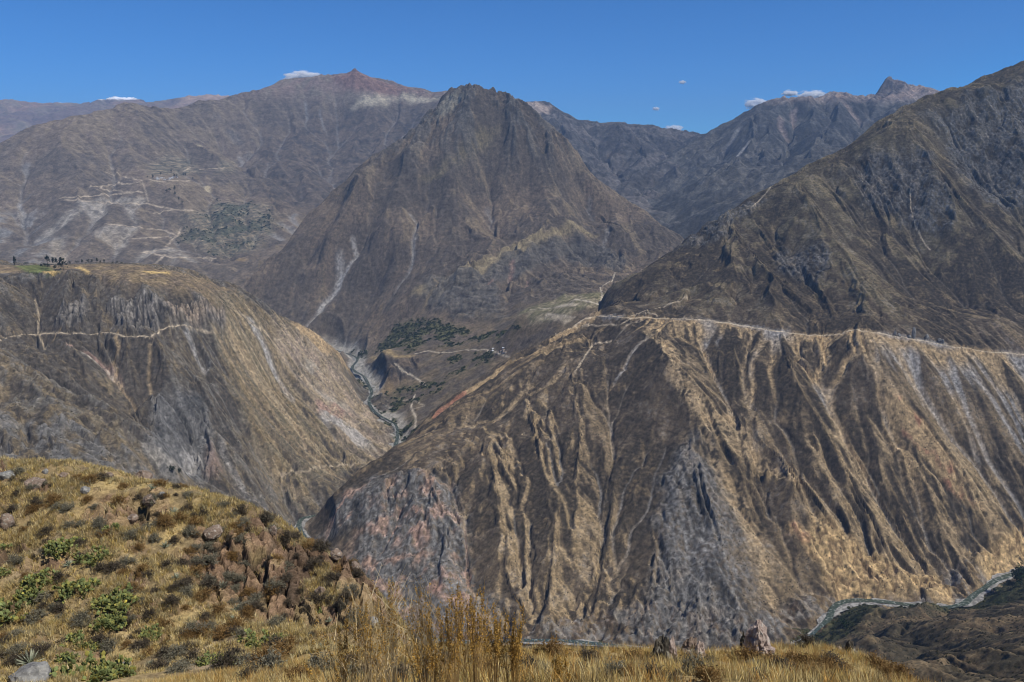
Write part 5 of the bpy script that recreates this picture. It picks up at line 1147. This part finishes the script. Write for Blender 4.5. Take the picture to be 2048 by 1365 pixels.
# ---- shrubs on the near bank
for k, (u, v, w_, key, lab) in enumerate([(1490, 1330, 66, 'rust', 'dark rusty bush in front of the pillar'), (1612, 1296, 46, 'dark', 'dark bush with a rock on the crest right of the pillar'), (1100, 1318, 70, 'rust', 'rusty bush right of the seed spikes'), (1180, 1335, 60, 'dark', 'brown bush in the middle of the bank'), (1270, 1335, 66, 'rust', 'low rusty bush left of the lichen rock'), (1390, 1352, 74, 'sage', 'grey leafless bush below the brown lump'), (1050, 1352, 70, 'dark', 'dark bush at the foot of the seed spikes'), (1560, 1352, 60, 'dark', 'bush with a dark gap on the right of the rusty one'), (640, 1345, 66, 'sage', 'silvery bush at the bottom left of the pale stems'), (540, 1345, 70, 'sage', 'silvery bush in the trough at the bottom'), (1750, 1335, 50, 'rust', 'ochre bush near the right end of the bank'), (1870, 1362, 50, 'rust', 'ochre bush on the falling right end of the bank'), (1650, 1345, 56, 'rust', 'yellowish bush right of the big rusty one'), (1230, 1352, 60, 'sage', 'pale bush with white flecks at the bottom edge')]):
    ms, _, _ = BK[key]
    pos = put(u, v, dz=-.03, y0=5.0, y1=40); s_ = w_ / FPX * pos[1] / ray(u, v)[1] / 1.15
    link('dry_bush', ms[k % 3], None, lab, 'bush', 'bushes on the near bank', loc=pos, rz=k * 1.1).scale = (s_, s_, s_ * .9)

SL = {'rust': 'low rusty orange bush in the golden grass of the near bank', 'dark': 'low dark brown bush in the golden grass of the near bank', 'sage': 'low pale grey bush in the golden grass of the near bank'}
for k in range(64):
    u = G.uniform(420, 1900); v = G.uniform(1322, 1366) if u < 1700 else G.uniform(1335, 1366)
    key = ['rust', 'dark', 'sage', 'rust'][int(G.integers(0, 4))]; w_ = G.uniform(24, 74); ms, _, _ = BK[key]
    pos = put(u, v, dz=-.03, y0=5.0, y1=45); s_ = w_ / FPX * pos[1] / ray(u, v)[1] / 1.15
    link('dry_bush', ms[k % 3], None, SL[key], 'bush', 'low %s bushes of the near bank' % {'rust': 'rusty', 'dark': 'brown', 'sage': 'grey'}[key], loc=pos, rz=k * 1.1).scale = (s_, s_, s_ * G.uniform(.6, .95))

def stalk_shrub(g, ns, hgt, spread, col, spike=0.0, tw=1.0):
    """upright stems that fork, some carrying dense seed spikes; returns (stems, seed heads)"""
    st = []; sp = []
    for _ in range(ns):
        a = g.uniform(0, 6.28); r = abs(g.normal(0, spread)); H_ = hgt * g.uniform(.72, 1.1)
        p0 = np.array([math.cos(a) * r * .25, math.sin(a) * r * .25, -.1]); p1 = p0 + np.array([math.cos(a) * r * .6, math.sin(a) * r * .6, H_ * .5]); p2 = p1 + np.array([math.cos(a) * r * .5 + g.normal(0, .03), math.sin(a) * r * .5 + g.normal(0, .03), H_ * .5])
        cc = np.array(col) * g.uniform(.6, 1.4)
        st.append(sticks(np.array([p0, p1]), np.array([p1, p2]), np.array([.0055, .004]) * tw, np.array([.004, .0015]) * tw, cc))
        nb = int(g.integers(4, 9))
        for _ in range(nb):
            t = g.uniform(.35, .95); q0 = p0 + (p1 - p0) * min(1, t * 2) if t < .5 else p1 + (p2 - p1) * (t * 2 - 1)
            d = np.array([g.normal(0, .5), g.normal(0, .5), 1.0]); d /= np.linalg.norm(d); L = g.uniform(.1, .28) * hgt
            st.append(sticks(q0[None], (q0 + d * L)[None], .0028 * tw, .001 * tw, cc * 1.15))
            if spike and g.uniform() < .5:
                n = int(18 * spike); tt = g.uniform(.3, 1, (n, 1)); c_ = q0 + d * L * tt + g.normal(size=(n, 3)) * .008
                sp.append(flakes(c_, .007, np.array([.42, .26, .065]) * g.uniform(.5, 1.5, (n, 1)), g, .7))
        if spike:
            n = int(150 * spike); t = g.uniform(0, 1, n)[:, None]; c_ = p1 * (1 - t) + p2 * t; c_ = p2 + (p1 - p2) * t * .72 + g.normal(size=(n, 3)) * (.016 * (.35 + t))
            sp.append(flakes(c_, .010, np.array([.38, .225, .055]) * g.uniform(.45, 1.5, (n, 1)), g, .7))
    return st, sp
for k, (u, v, topv, ns, sprd, col, spk, lab) in enumerate([(742, 1420, 1222, 20, .16, (.60, .47, .27), .35, 'leftmost pale stemmed shrub with ochre seed tips'), (790, 1425, 1180, 30, .15, (.66, .55, .36), .35, 'tall pale stemmed shrub with bare whitish twigs'), (850, 1420, 1188, 30, .15, (.48, .40, .28), .3, 'grey stemmed shrub in the middle of the clump'), (905, 1415, 1212, 17, .13, (.40, .27, .12), .7, 'shrub with dense rust seed spikes left of the tallest pair'), (950, 1415, 1208, 15, .12, (.40, .27, .12), .75, 'dense rust seed spike shrub in the middle of the row'), (990, 1415, 1215, 15, .12, (.40, .27, .12), .75, 'rust seed spike shrub beside the golden grass'), (1025, 1415, 1240, 14, .08, (.36, .23, .08), .8, 'lower rust seed spike shrub at the right end'), (690, 1415, 1250, 18, .16, (.50, .38, .2), .5, 'short brown shrub at the left end of the clump'), (1120, 1405, 1310, 12, .10, (.46, .33, .14), .5, 'short ochre shrub in front of the river bushes'), (870, 1440, 1270, 20, .16, (.52, .38, .18), .5, 'front brown twiggy shrub at the bottom edge')]):
    Y = 7.4 + .35 * (k % 3)
    x, y, z = P(u, v, Y); zg = float(NEAR.at(x, y)); xt, yt, zt = P(u, topv, Y)
    st, sp = stalk_shrub(G, ns, (zt - zg) * 1.06 + .05, sprd, col, spk)
    r_ = link('seed_shrub', None, None, lab, 'shrub', 'tall dry shrubs on the near bank', loc=(x, y, zg))
    link('stems', to_obj('stems', st, MP_DRY), r_)
    if sp: link('seed_heads', to_obj('seed_heads', sp, MP_DRY), r_)
# long single grass stems on the right
for k, (u, v, tu, tv) in enumerate([(1520, 1370, 1475, 1330), (1520, 1368, 1528, 1320), (1575, 1372, 1562, 1325), (1600, 1372, 1640, 1310), (1650, 1372, 1672, 1335)]):
    a = np.array(P(u, v, 9.5)); a[2] = NEAR.at(a[0], a[1]) ; b = np.array(P(tu, tv, 9.3))
    m_ = (a + b) / 2 + np.array([.03, 0, .05])
    link('grass_stem', to_obj('grass_stem', [sticks(np.array([a, m_]) - a, np.array([m_, b]) - a, .004, .0025, (.45, .34, .17))], MP_DRY), None, 'long bent straw stem rising from the golden grass', 'grass stem', 'straw stems on the near bank', loc=a)
log('shrubs')

# ================================================================== river, groves, trees, houses, pinnacles
def ribbon(name, line, half_l, half_r, dz, mat, kind, label, cross=5, bump=0.0, seed=1):
    L = np.asarray(line); n = len(L); t = np.gradient(L[:, :2], axis=0); t /= np.linalg.norm(t, axis=1, keepdims=True) + 1e-9; nn = np.stack([-t[:, 1], t[:, 0]], 1)
    V = []
    for j in range(cross):
        s = j / (cross - 1); off = -half_r + (half_l + half_r) * s
        xy = L[:, :2] + nn * off[:, None]
        z = L[:, 2] + dz + bump * fbm(xy[:, 0].astype(f32), xy[:, 1].astype(f32), 14, 3, seed)
        V.append(np.stack([xy[:, 0], xy[:, 1], z], 1))
    V = np.stack(V, 1).reshape(-1, 3); F = [(i * cross + j, i * cross + j + 1, (i + 1) * cross + j + 1, (i + 1) * cross + j) for i in range(n - 1) for j in range(cross - 1)]
    me = mesh_np(name, V, np.array(F)[:, ::-1], mat)
    return link(name, me, kind=kind, label=label)
def mat_noise(name, c1, c2, scale, rough=.9, lo=.4, hi=.6, detail=6, spec=.2):
    m = bpy.data.materials.new(name); m.use_nodes = True; N = m.node_tree.nodes; L = m.node_tree.links; b = N['Principled BSDF']; b.inputs['Roughness'].default_value = rough; b.inputs['Specular IOR Level'].default_value = spec
    tc = N.new('ShaderNodeTexCoord'); n1 = N.new('ShaderNodeTexNoise'); n1.inputs['Scale'].default_value = scale; n1.inputs['Detail'].default_value = detail; L.new(tc.outputs['Object'], n1.inputs['Vector'])
    r = N.new('ShaderNodeValToRGB'); e = r.color_ramp.elements; e[0].position = lo; e[0].color = (*c1, 1); e[1].position = hi; e[1].color = (*c2, 1); L.new(n1.outputs['Fac'], r.inputs[0]); L.new(r.outputs[0], b.inputs['Base Color'])
    return m
q = np.arange(len(smooth_line(RIVER, 14)))
RL2 = smooth_line(RIVER, 14); xx = RL2[:, 0].astype(f32); yy = RL2[:, 1].astype(f32)
n1 = fbm(xx, yy, 110, 3, 3); n2 = fbm(xx, yy, 90, 3, 4)
ribbon('riverbed', RL2, 9 + 42 * np.clip(n1, -.1, 1), 9 + 42 * np.clip(n2, -.1, 1), -1.2, mat_noise('river gravel', (.15, .142, .13), (.35, .335, .305), .14, .95), 'structure', 'pale gravel bed of the river', 9, 1.6)
wl = RL2.copy(); t = np.gradient(wl[:, :2], axis=0); t /= np.linalg.norm(t, axis=1, keepdims=True); mo = 6 * np.sin(np.cumsum(np.hypot(*np.gradient(wl[:, :2], axis=0).T)) / 55) + 6 * n1
wl[:, :2] += np.stack([-t[:, 1], t[:, 0]], 1) * mo[:, None]
ribbon('river', wl, 6 + 6 * n2, 6 + 6 * n1, -.1, mat_noise('river water', (.045, .062, .046), (.36, .385, .36), .2, .12, .52, .75, 6, .5), 'structure', 'green river with white riffles', 3)

def blob_field(name, spots, mat, label, smin, smax, col1, col2, seed, flat=.8, nfl=70):
    """far-off foliage that reads as one mass: clumps of leaf faces"""
    g = np.random.default_rng(seed); q = []
    for (x, y, z) in spots:
        s = g.uniform(smin, smax); d = g.normal(size=(nfl, 3)); d /= np.linalg.norm(d, axis=1, keepdims=True)
        c = d * (s * g.uniform(.55, 1.0, (nfl, 1))) * np.array([1, 1, flat]); c[:, 2] = np.abs(c[:, 2]); c += np.array([x, y, z])
        k = g.uniform(0, 1); col = (np.array(col1) * (1 - k) + np.array(col2) * k) * g.uniform(.7, 1.3, (nfl, 1))
        q.append(flakes(c, s * .42, col, g, .8))
    V, F, Cc = merge(q)
    return link(name, mesh_np(name, V, F, mat, Cc, smooth=False), kind='stuff', label=label)
def scatter_mask(h, m, n, seed, thr=.5):
    g = np.random.default_rng(seed); j, i = np.where(m > thr)
    if len(j) == 0: return []
    k = g.integers(0, len(j), n); x = h.x0 + (i[k] + g.uniform(-.5, .5, n)) * h.res; y = h.y0 + (j[k] + g.uniform(-.5, .5, n)) * h.res
    return list(zip(x, y, h.at(x, y)))
hm = HILLS['middle']; hl = HILLS['lower']; hf = HILLS['farleft']; hr = HILLS['right']; hb = HILLS['left']
blob_field('riverside_woods', scatter_mask(hm, hm.green, 1700, 5, .3), MP_TREE, 'dark green groves along the valley floor', 2.2, 6.5, (.03, .045, .02), (.085, .095, .042), 6, nfl=36)
blob_field('riverside_woods', scatter_mask(hl, hl.green, 1600, 7), MP_TREE, 'dark green scrub woods beside the river bend', 1.3, 4.0, (.03, .042, .018), (.085, .085, .042), 8, nfl=36)
blob_field('terrace_woods', scatter_mask(hf, hf.green, 340, 9, .2), MP_TREE, 'hazy green woods on the far terraces', 4, 9, (.055, .068, .042), (.10, .105, .065), 10, nfl=24)
# low scrub dotted over the big slopes
def scrub_spots(h, n, seed, dens=None, bounds=None):
    g = np.random.default_rng(seed); x = g.uniform(h.x0, h.x0 + h.nx * h.res, n); y = g.uniform(h.y0, h.y0 + h.ny * h.res, n)
    ok = fbm(x.astype(f32), y.astype(f32), 90, 3, seed) > g.normal(-.05, .25, n)
    gx, gy = h.grad(2)
    ok &= (gx[np.clip(((y - h.y0) / h.res).astype(int), 0, h.ny - 1), np.clip(((x - h.x0) / h.res).astype(int), 0, h.nx - 1)] ** 2 < 2.5)
    ok &= h.at(x, y) > -893
    if dens is not None: ok &= g.uniform(size=n) < h.at(x, y, dens)
    ok &= np.abs(x / y) < .72
    return np.stack([x[ok], y[ok], h.at(x[ok], y[ok])], 1)
def scrub(name, P_, smin, smax, c1, c2, seed, label):
    g = np.random.default_rng(seed); n = len(P_); s = g.uniform(smin, smax, n)
    base = np.array([(1, 0, 0), (.3, .95, 0), (-.8, .6, 0), (-.8, -.6, 0), (.3, -.95, 0), (.1, 0, .85)])
    V = P_[:, None, :] + base[None] * s[:, None, None] * g.uniform(.7, 1.3, (n, 6, 1)); V[:, :5, 2] -= .4 * s[:, None] * .6
    F = (np.arange(n) * 6)[:, None, None] + np.array([(0, 1, 5), (1, 2, 5), (2, 3, 5), (3, 4, 5), (4, 0, 5)])[None]
    k = g.uniform(0, 1, (n, 1)); col = np.array(c1) * (1 - k) + np.array(c2) * k
    link(name, mesh_np(name, V.reshape(-1, 3), F.reshape(-1, 3), MP_TREE, np.repeat(col, 6, 0), smooth=False), kind='stuff', label=label)
scrub('scrub', scrub_spots(hr, 70000, 21), .7, 2.0, (.04, .036, .026), (.075, .062, .04), 22, 'dark scrub dotted over the right slope')
scrub('scrub', scrub_spots(hb, 60000, 23, 1 - .8 * hb.flat), .7, 1.9, (.04, .038, .026), (.085, .072, .046), 24, 'dark scrub dotted over the left hill')
scrub('scrub', scrub_spots(hl, 80000, 25), .5, 2.1, (.03, .032, .018), (.075, .06, .034), 26, 'dark scrub on the lower slope')
log('woods')

def tree_parts(g, h_, w_, col, nl=260, conic=.3):
    st = [sticks(np.array([[0, 0, -.5]]), np.array([[0, 0, h_ * .55]]), np.array([h_ * .022]), np.array([h_ * .012]), np.array([.10, .075, .05]))]
    nb = 9; a = g.uniform(0, 6.28, nb); z0 = g.uniform(.2, .6, nb) * h_
    st.append(sticks(np.stack([0 * a, 0 * a, z0], 1), np.stack([np.cos(a) * w_ * .33, np.sin(a) * w_ * .33, z0 + h_ * .2], 1), h_ * .008, h_ * .003, np.array([.10, .075, .05])))
    cl = g.normal(size=(14, 3)); cl /= np.linalg.norm(cl, axis=1, keepdims=True); cl = cl * g.uniform(.3, .8, (14, 1))
    k = g.integers(0, 14, nl); c = cl[k] + g.normal(size=(nl, 3)) * .2
    z = c[:, 2] * .5 + .5; c[:, :2] *= (1 - conic * np.clip(z, 0, 1))[:, None]
    P_ = np.stack([c[:, 0] * w_ * .5, c[:, 1] * w_ * .5, h_ * (.16 + .84 * np.clip(z, -.05, 1.08))], 1)
    return st, [flakes(P_, h_ * .055, np.array(col) * g.uniform(.55, 1.5, (nl, 1)), g, .7)]
TREES = [(30, 531, 8, 17, 'lone slim tree at the left end of the plateau', 0), (53, 531, 11, 7, 'low round tree left of the green field', 1), (95, 527, 11, 19, 'tall tree at the left of the plateau group', 0), (106, 527, 7, 15, 'slim tree second in the plateau group', 0), (112, 527, 6, 13, 'small slim tree third in the plateau group', 0), (127, 541, 20, 27, 'largest dark tree on the plateau beside the field', 1), (86, 538, 12, 12, 'round tree at the lower left of the field', 1), (96, 538, 13, 12, 'broad tree beside the field edge', 1), (110, 540, 9, 10, 'small round tree left of the largest one', 1), (140, 529, 9, 8, 'bushy tree right behind the largest one', 1), (154, 527, 11, 7, 'low bushy tree on the hill crest', 1), (164, 525, 4, 8, 'thin little tree on the hill crest', 0), (177, 526, 9, 8, 'round tree right of the crest gap', 1), (183, 526, 7, 7, 'small round tree touching the crest one', 1), (194, 526, 6, 10, 'slim pointed tree in the right row', 0), (201, 527, 5, 6, 'short tree in the right row', 0), (209, 527, 4, 8, 'thin tree ending the right row', 0), (226, 528, 6, 5, 'first low tree of the far hedge row', 1), (234, 528, 7, 6, 'middle low tree of the far hedge row', 1), (243, 529, 7, 5, 'last low tree of the far hedge row', 1), (313, 538, 8, 5, 'low tree by the small yellow field', 1), (322, 541, 7, 4, 'lowest tree by the small yellow field', 1), (345, 947, 17, 18, 'dark green tree in the gully mouth', 1), (360, 948, 12, 12, 'smaller green tree in the gully mouth', 1)]
TM = {}
for k, (u, v, w_, h_, lab, rd) in enumerate(TREES):
    x, y = hb.pick(u, v, y0=1350 if v > 900 else 2150); z = float(hb.at(x, y)); q = y / ray(u, v)[1] / FPX
    st, cr = tree_parts(G, h_ * q * 1.05, w_ * q * 1.15, (.024, .034, .017), 220, .25 if rd else .5)
    r_ = link('tree', None, None, lab, 'tree', 'trees on the left plateau' if v < 900 else 'trees in the gully', loc=(x, y, z))
    link('trunk', to_obj('trunk', st, MP_DRY), r_); link('crown', to_obj('crown', cr, MP_TREE), r_)
# dark round tree by the river at the right edge
for k, (u, v, w_, h_, lab) in enumerate([(2040, 1172, 44, 46, 'big dark green tree by the river at the right edge'), (1690, 1262, 34, 26, 'dark tree at the river bend below the pale cliff'), (2020, 1180, 26, 22, 'smaller green tree left of the big riverside one')]):
    x, y = hl.pick(u, v); z = float(hl.at(x, y)); q = y / ray(u, v)[1] / FPX
    st, cr = tree_parts(G, h_ * q, w_ * q, (.022, .036, .016), 420, .15)
    r_ = link('tree', None, None, lab, 'tree', 'trees beside the river', loc=(x, y, z))
    link('trunk', to_obj('trunk', st, MP_DRY), r_); link('crown', to_obj('crown', cr, MP_TREE), r_)
# village trees
for k, (u, v, w_, h_) in enumerate([(306, 359, 5, 9), (295, 356, 3, 5), (322, 351, 5, 6), (335, 349, 8, 5), (349, 357, 5, 9), (354, 356, 4, 7), (367, 353, 4, 8), (371, 354, 4, 8), (386, 360, 6, 5), (333, 387, 8, 8), (340, 384, 6, 8), (350, 383, 7, 10), (350, 392, 6, 9), (358, 402, 5, 8), (365, 408, 6, 7), (343, 341 + 5, 4, 6)]):
    x, y = hf.pick(u, v); z = float(hf.at(x, y)); q = y / ray(u, v)[1] / FPX
    st, cr = tree_parts(G, h_ * q * 1.1, w_ * q * 1.2, (.022, .034, .018), 120, .3)
    r_ = link('tree', None, None, 'tiny dark tree standing among the far village houses', 'tree', 'trees of the far village', loc=(x, y, z))
    link('trunk', to_obj('trunk', st, MP_DRY), r_); link('crown', to_obj('crown', cr, MP_TREE), r_)
# village houses: walls with door and window openings, pitched roof
M_WALL = mat_noise('adobe wall', (.42, .38, .33), (.62, .60, .56), .8, .9); M_ROOF = mat_noise('tin roof', (.38, .40, .42), (.62, .63, .64), .6, .5); M_ROOF2 = mat_noise('straw roof', (.17, .13, .10), (.28, .21, .15), .8, .9); M_DOOR = mat_noise('dark wood', (.04, .03, .025), (.08, .06, .04), 3, .8)
def boxq(x0, x1, y0, y1, z0, z1):
    V = np.array([(x, y, z) for z in (z0, z1) for y in (y0, y1) for x in (x0, x1)], float); F = np.array([(0, 2, 3, 1), (4, 5, 7, 6), (0, 1, 5, 4), (2, 6, 7, 3), (0, 4, 6, 2), (1, 3, 7, 5)]); return V, F
def house(loc, L, W, H_, roofm, rz, label, group):
    r_ = link('house', None, None, label, 'house', group, loc=loc, rz=rz)
    V, F = boxq(-L / 2, L / 2, -W / 2, W / 2, -3, H_); link('wall', mesh_np('wall', V, F, M_WALL, smooth=False), r_)
    e = .5; V = np.array([(-L / 2 - e, -W / 2 - e, H_), (L / 2 + e, -W / 2 - e, H_), (L / 2 + e, W / 2 + e, H_), (-L / 2 - e, W / 2 + e, H_), (-L / 2 - e, 0, H_ + W * .32), (L / 2 + e, 0, H_ + W * .32)])
    me = bpy.data.meshes.new('roof'); me.from_pydata([tuple(v) for v in V], [], [(0, 1, 5, 4), (2, 3, 4, 5), (0, 4, 3), (1, 2, 5), (0, 3, 2, 1)]); me.materials.append(roofm); link('roof', me, r_)
    V, F = boxq(-.6, .6, -W / 2 - .06, -W / 2 + .02, 0, 2.2); link('door', mesh_np('door', V, F, M_DOOR, smooth=False), r_)
    V, F = boxq(L * .22, L * .22 + 1.2, -W / 2 - .06, -W / 2 + .02, 1.1, 2.2); link('window', mesh_np('window', V, F, M_DOOR, smooth=False), r_)
g = random.Random(5)
for k in range(22):
    u = 307 + 48 * g.random(); v = 356 + 5.0 * g.random() if u < 345 else 354 + 4 * g.random()
    x, y = hf.pick(u, v); house((x, y, float(hf.at(x, y))), g.uniform(9, 15), g.uniform(7, 9), g.uniform(4, 5.5), M_ROOF if g.random() < .7 else M_ROOF2, g.uniform(-.5, .5), 'tiny pale house of the far mountain village', 'houses of the far village')
# sheds at the road corner
for k, (u, v, L, W, rm, lab) in enumerate([(1240, 634, 16, 6, M_ROOF2, 'long low brown shed at the road corner'), (1222, 632, 8, 6, M_ROOF2, 'small brown hut left of the long shed')]):
    x, y = hr.pick(u, v); house((x, y, float(hr.at(x, y))), L, W, 3, rm, .1, lab, 'sheds by the dirt road')
for k in range(9):
    u = 985 + 34 * g.random(); v = 697 + 12 * g.random(); x, y = hm.pick(u, v)
    house((x, y, float(hm.at(x, y))), g.uniform(6, 10), g.uniform(5, 7), 3, M_ROOF if g.random() < .6 else M_ROOF2, g.uniform(-.5, .5), 'small pale house in the valley hamlet by the grove', 'houses of the valley hamlet')
# pale rock pinnacles above the road
for k, (u, v, w_, h_, lab) in enumerate([(1792, 673, 6, 11, 'slim pale rock pinnacle left above the road'), (1800, 674, 8, 7, 'low pale rock beside the slim pinnacle'), (1828, 679, 9, 26, 'tallest pale leaning rock pinnacle above the road'), (1820, 679, 7, 7, 'small pale rock at the foot of the tallest pinnacle'), (1855, 683, 9, 9, 'pale rock knob right of the tallest pinnacle'), (1880, 688, 8, 7, 'small pale rock over the road bend'), (1887, 690, 6, 8, 'last pale rock to the right over the road')]):
    x, y = hr.pick(u, v); y += 5; z = float(hr.at(x, y)); q = y / ray(u, v)[1] / FPX
    link('rock_pinnacle', rock_mesh('rock_pinnacle', M_GREYROCK, 90 + k, w_ * q * .55, w_ * q * .5, h_ * q * .6, .4, 3, 5, .25), None, lab, 'rock', 'pale rock pinnacles over the road', loc=(x, y, z + h_ * q * .4), rz=k)
log('trees, houses')

# ------------------------------------------------------------------ clouds, far beyond the range
def mat_cloud():
    m = bpy.data.materials.new('cloud'); m.use_nodes = True; nt = m.node_tree; N = nt.nodes; L = nt.links; N.clear()
    out = N.new('ShaderNodeOutputMaterial'); pv = N.new('ShaderNodeVolumePrincipled'); pv.inputs['Color'].default_value = (1, 1, 1, 1); pv.inputs['Anisotropy'].default_value = -.2
    tc = N.new('ShaderNodeTexCoord'); nz = N.new('ShaderNodeTexNoise'); nz.inputs['Scale'].default_value = 2.6; nz.inputs['Detail'].default_value = 5
    oi = N.new('ShaderNodeObjectInfo'); ad = N.new('ShaderNodeVectorMath'); L.new(tc.outputs['Object'], ad.inputs[0]); cb = N.new('ShaderNodeCombineXYZ'); mm = N.new('ShaderNodeMath'); mm.operation = 'MULTIPLY'; mm.inputs[1].default_value = 40; L.new(oi.outputs['Random'], mm.inputs[0]); L.new(mm.outputs[0], cb.inputs[0]); L.new(cb.outputs[0], ad.inputs[1]); L.new(ad.outputs[0], nz.inputs['Vector'])
    ln = N.new('ShaderNodeVectorMath'); ln.operation = 'LENGTH'; L.new(tc.outputs['Object'], ln.inputs[0])
    a = N.new('ShaderNodeMath'); a.operation = 'MULTIPLY_ADD'; a.inputs[1].default_value = -1.0; L.new(ln.outputs['Value'], a.inputs[0]); b = N.new('ShaderNodeMath'); b.operation = 'MULTIPLY_ADD'; L.new(nz.outputs['Fac'], b.inputs[0]); b.inputs[1].default_value = 1.6; b.inputs[2].default_value = -.12; L.new(b.outputs[0], a.inputs[2])
    mr = N.new('ShaderNodeMapRange'); mr.inputs['From Min'].default_value = 0; mr.inputs['From Max'].default_value = .35; mr.inputs['To Max'].default_value = .05; L.new(a.outputs[0], mr.inputs['Value'])
    L.new(mr.outputs[0], pv.inputs['Density']); L.new(pv.outputs[0], out.inputs['Volume'])
    return m
MC = mat_cloud()
bm = bmesh.new(); bmesh.ops.create_icosphere(bm, subdivisions=2, radius=1.05); cme = bpy.data.meshes.new('cloud'); bm.to_mesh(cme); bm.free(); cme.materials.append(MC)
for k, (u, v, w_, h_, lab) in enumerate([(606, 154, 86, 26, 'white cloud peeping over the left summit'), (1514, 209, 56, 26, 'brightest small cloud left of the crag mountain'), (1622, 190, 70, 18, 'flat cloud above the pale summit'), (1580, 187, 40, 14, 'thin wisp left of the flat cloud'), (1348, 259, 46, 18, 'cloud sitting on the gorge skyline'), (1365, 165, 18, 9, 'tiny lone cloud high over the gorge'), (1312, 218, 20, 9, 'tiny faint cloud over the gorge'), (1530, 222, 34, 12, 'low cloud touching the crag mountain ridge')]):
    x, y, z = P(u, v, 24500); q = 24500 / ray(u, v)[1] / FPX
    o = link('cloud', cme, None, lab, 'cloud', 'small clouds over the mountains', loc=(x, y, z)); o.scale = (w_ * q * .55, w_ * q * .4, h_ * q * .6)
log('clouds')

# ================================================================== light, sky, air, camera
SUN_AZ, SUN_EL = R(118), R(54)          # clockwise from the view direction
w = bpy.data.worlds.new('World'); SC.world = w; w.use_nodes = True
nt = w.node_tree; bg = nt.nodes['Background']
st = nt.nodes.new('ShaderNodeTexSky'); st.sky_type = 'NISHITA'; st.sun_disc = False
st.sun_elevation = SUN_EL; st.sun_rotation = SUN_AZ; st.altitude = 3600; st.air_density = 1.0; st.dust_density = 0.1; st.ozone_density = 10.0
pf = nt.nodes.new('ShaderNodeMix'); pf.data_type = 'RGBA'; pf.blend_type = 'MULTIPLY'; pf.inputs[0].default_value = 1   # deep clear sky of the high Andes
pf.inputs[7].default_value = (.34, .80, 1.05, 1); nt.links.new(st.outputs[0], pf.inputs[6]); nt.links.new(pf.outputs[2], bg.inputs[0]); bg.inputs[1].default_value = 0.115
sd = bpy.data.lights.new('sun', 'SUN'); sd.energy = 4.7; sd.angle = R(.5); sd.color = (1, .95, .86)
so = bpy.data.objects.new('sun', sd); COL.objects.link(so)
from mathutils import Vector
dirv = Vector((math.cos(SUN_EL) * math.sin(SUN_AZ), math.cos(SUN_EL) * math.cos(SUN_AZ), math.sin(SUN_EL)))
so.rotation_euler = dirv.to_track_quat('Z', 'Y').to_euler()

# the air of the canyon
AIR = 3.5e-5
x0, x1, y0, y1, z0, z1 = -13300, 5300, -400, 20700, -1010, 1500
bx = np.array([(x, y, z) for z in (z0, z1) for y in (y0, y1) for x in (x0, x1)], float)
hz = mesh_np('haze', bx, np.array([(0, 2, 3, 1), (4, 5, 7, 6), (0, 1, 5, 4), (2, 6, 7, 3), (0, 4, 6, 2), (1, 3, 7, 5)]), smooth=False)
hm = bpy.data.materials.new('air'); hm.use_nodes = True; hn = hm.node_tree; hn.nodes.clear()
ho = hn.nodes.new('ShaderNodeOutputMaterial'); pv = hn.nodes.new('ShaderNodeVolumePrincipled')
pv.inputs['Color'].default_value = (.36, .53, .82, 1); pv.inputs['Density'].default_value = AIR; pv.inputs['Anisotropy'].default_value = 0.0
hn.links.new(pv.outputs[0], ho.inputs['Volume']); hz.materials.append(hm)
link('haze', hz, kind='stuff', label='thin blue haze in the canyon air')

cam = bpy.data.cameras.new('camera'); co = bpy.data.objects.new('camera', cam); COL.objects.link(co)
cam.sensor_width = 36; cam.lens = FPX / 2048 * 36; cam.clip_start = .05; cam.clip_end = 200000
co.location = (0, 0, 0); co.rotation_euler = (R(90) - PITCH, 0, 0)
SC.camera = co
SC.view_settings.view_transform = 'Standard'; SC.view_settings.look = 'None'; SC.view_settings.exposure = 0; SC.view_settings.gamma = 1
SC.cycles.use_denoising = True; SC.cycles.filter_width = 1.05; SC.cycles.max_bounces = 8; SC.cycles.diffuse_bounces = 2; SC.cycles.volume_bounces = 6
SC.cycles.transparent_max_bounces = 8
log('done')
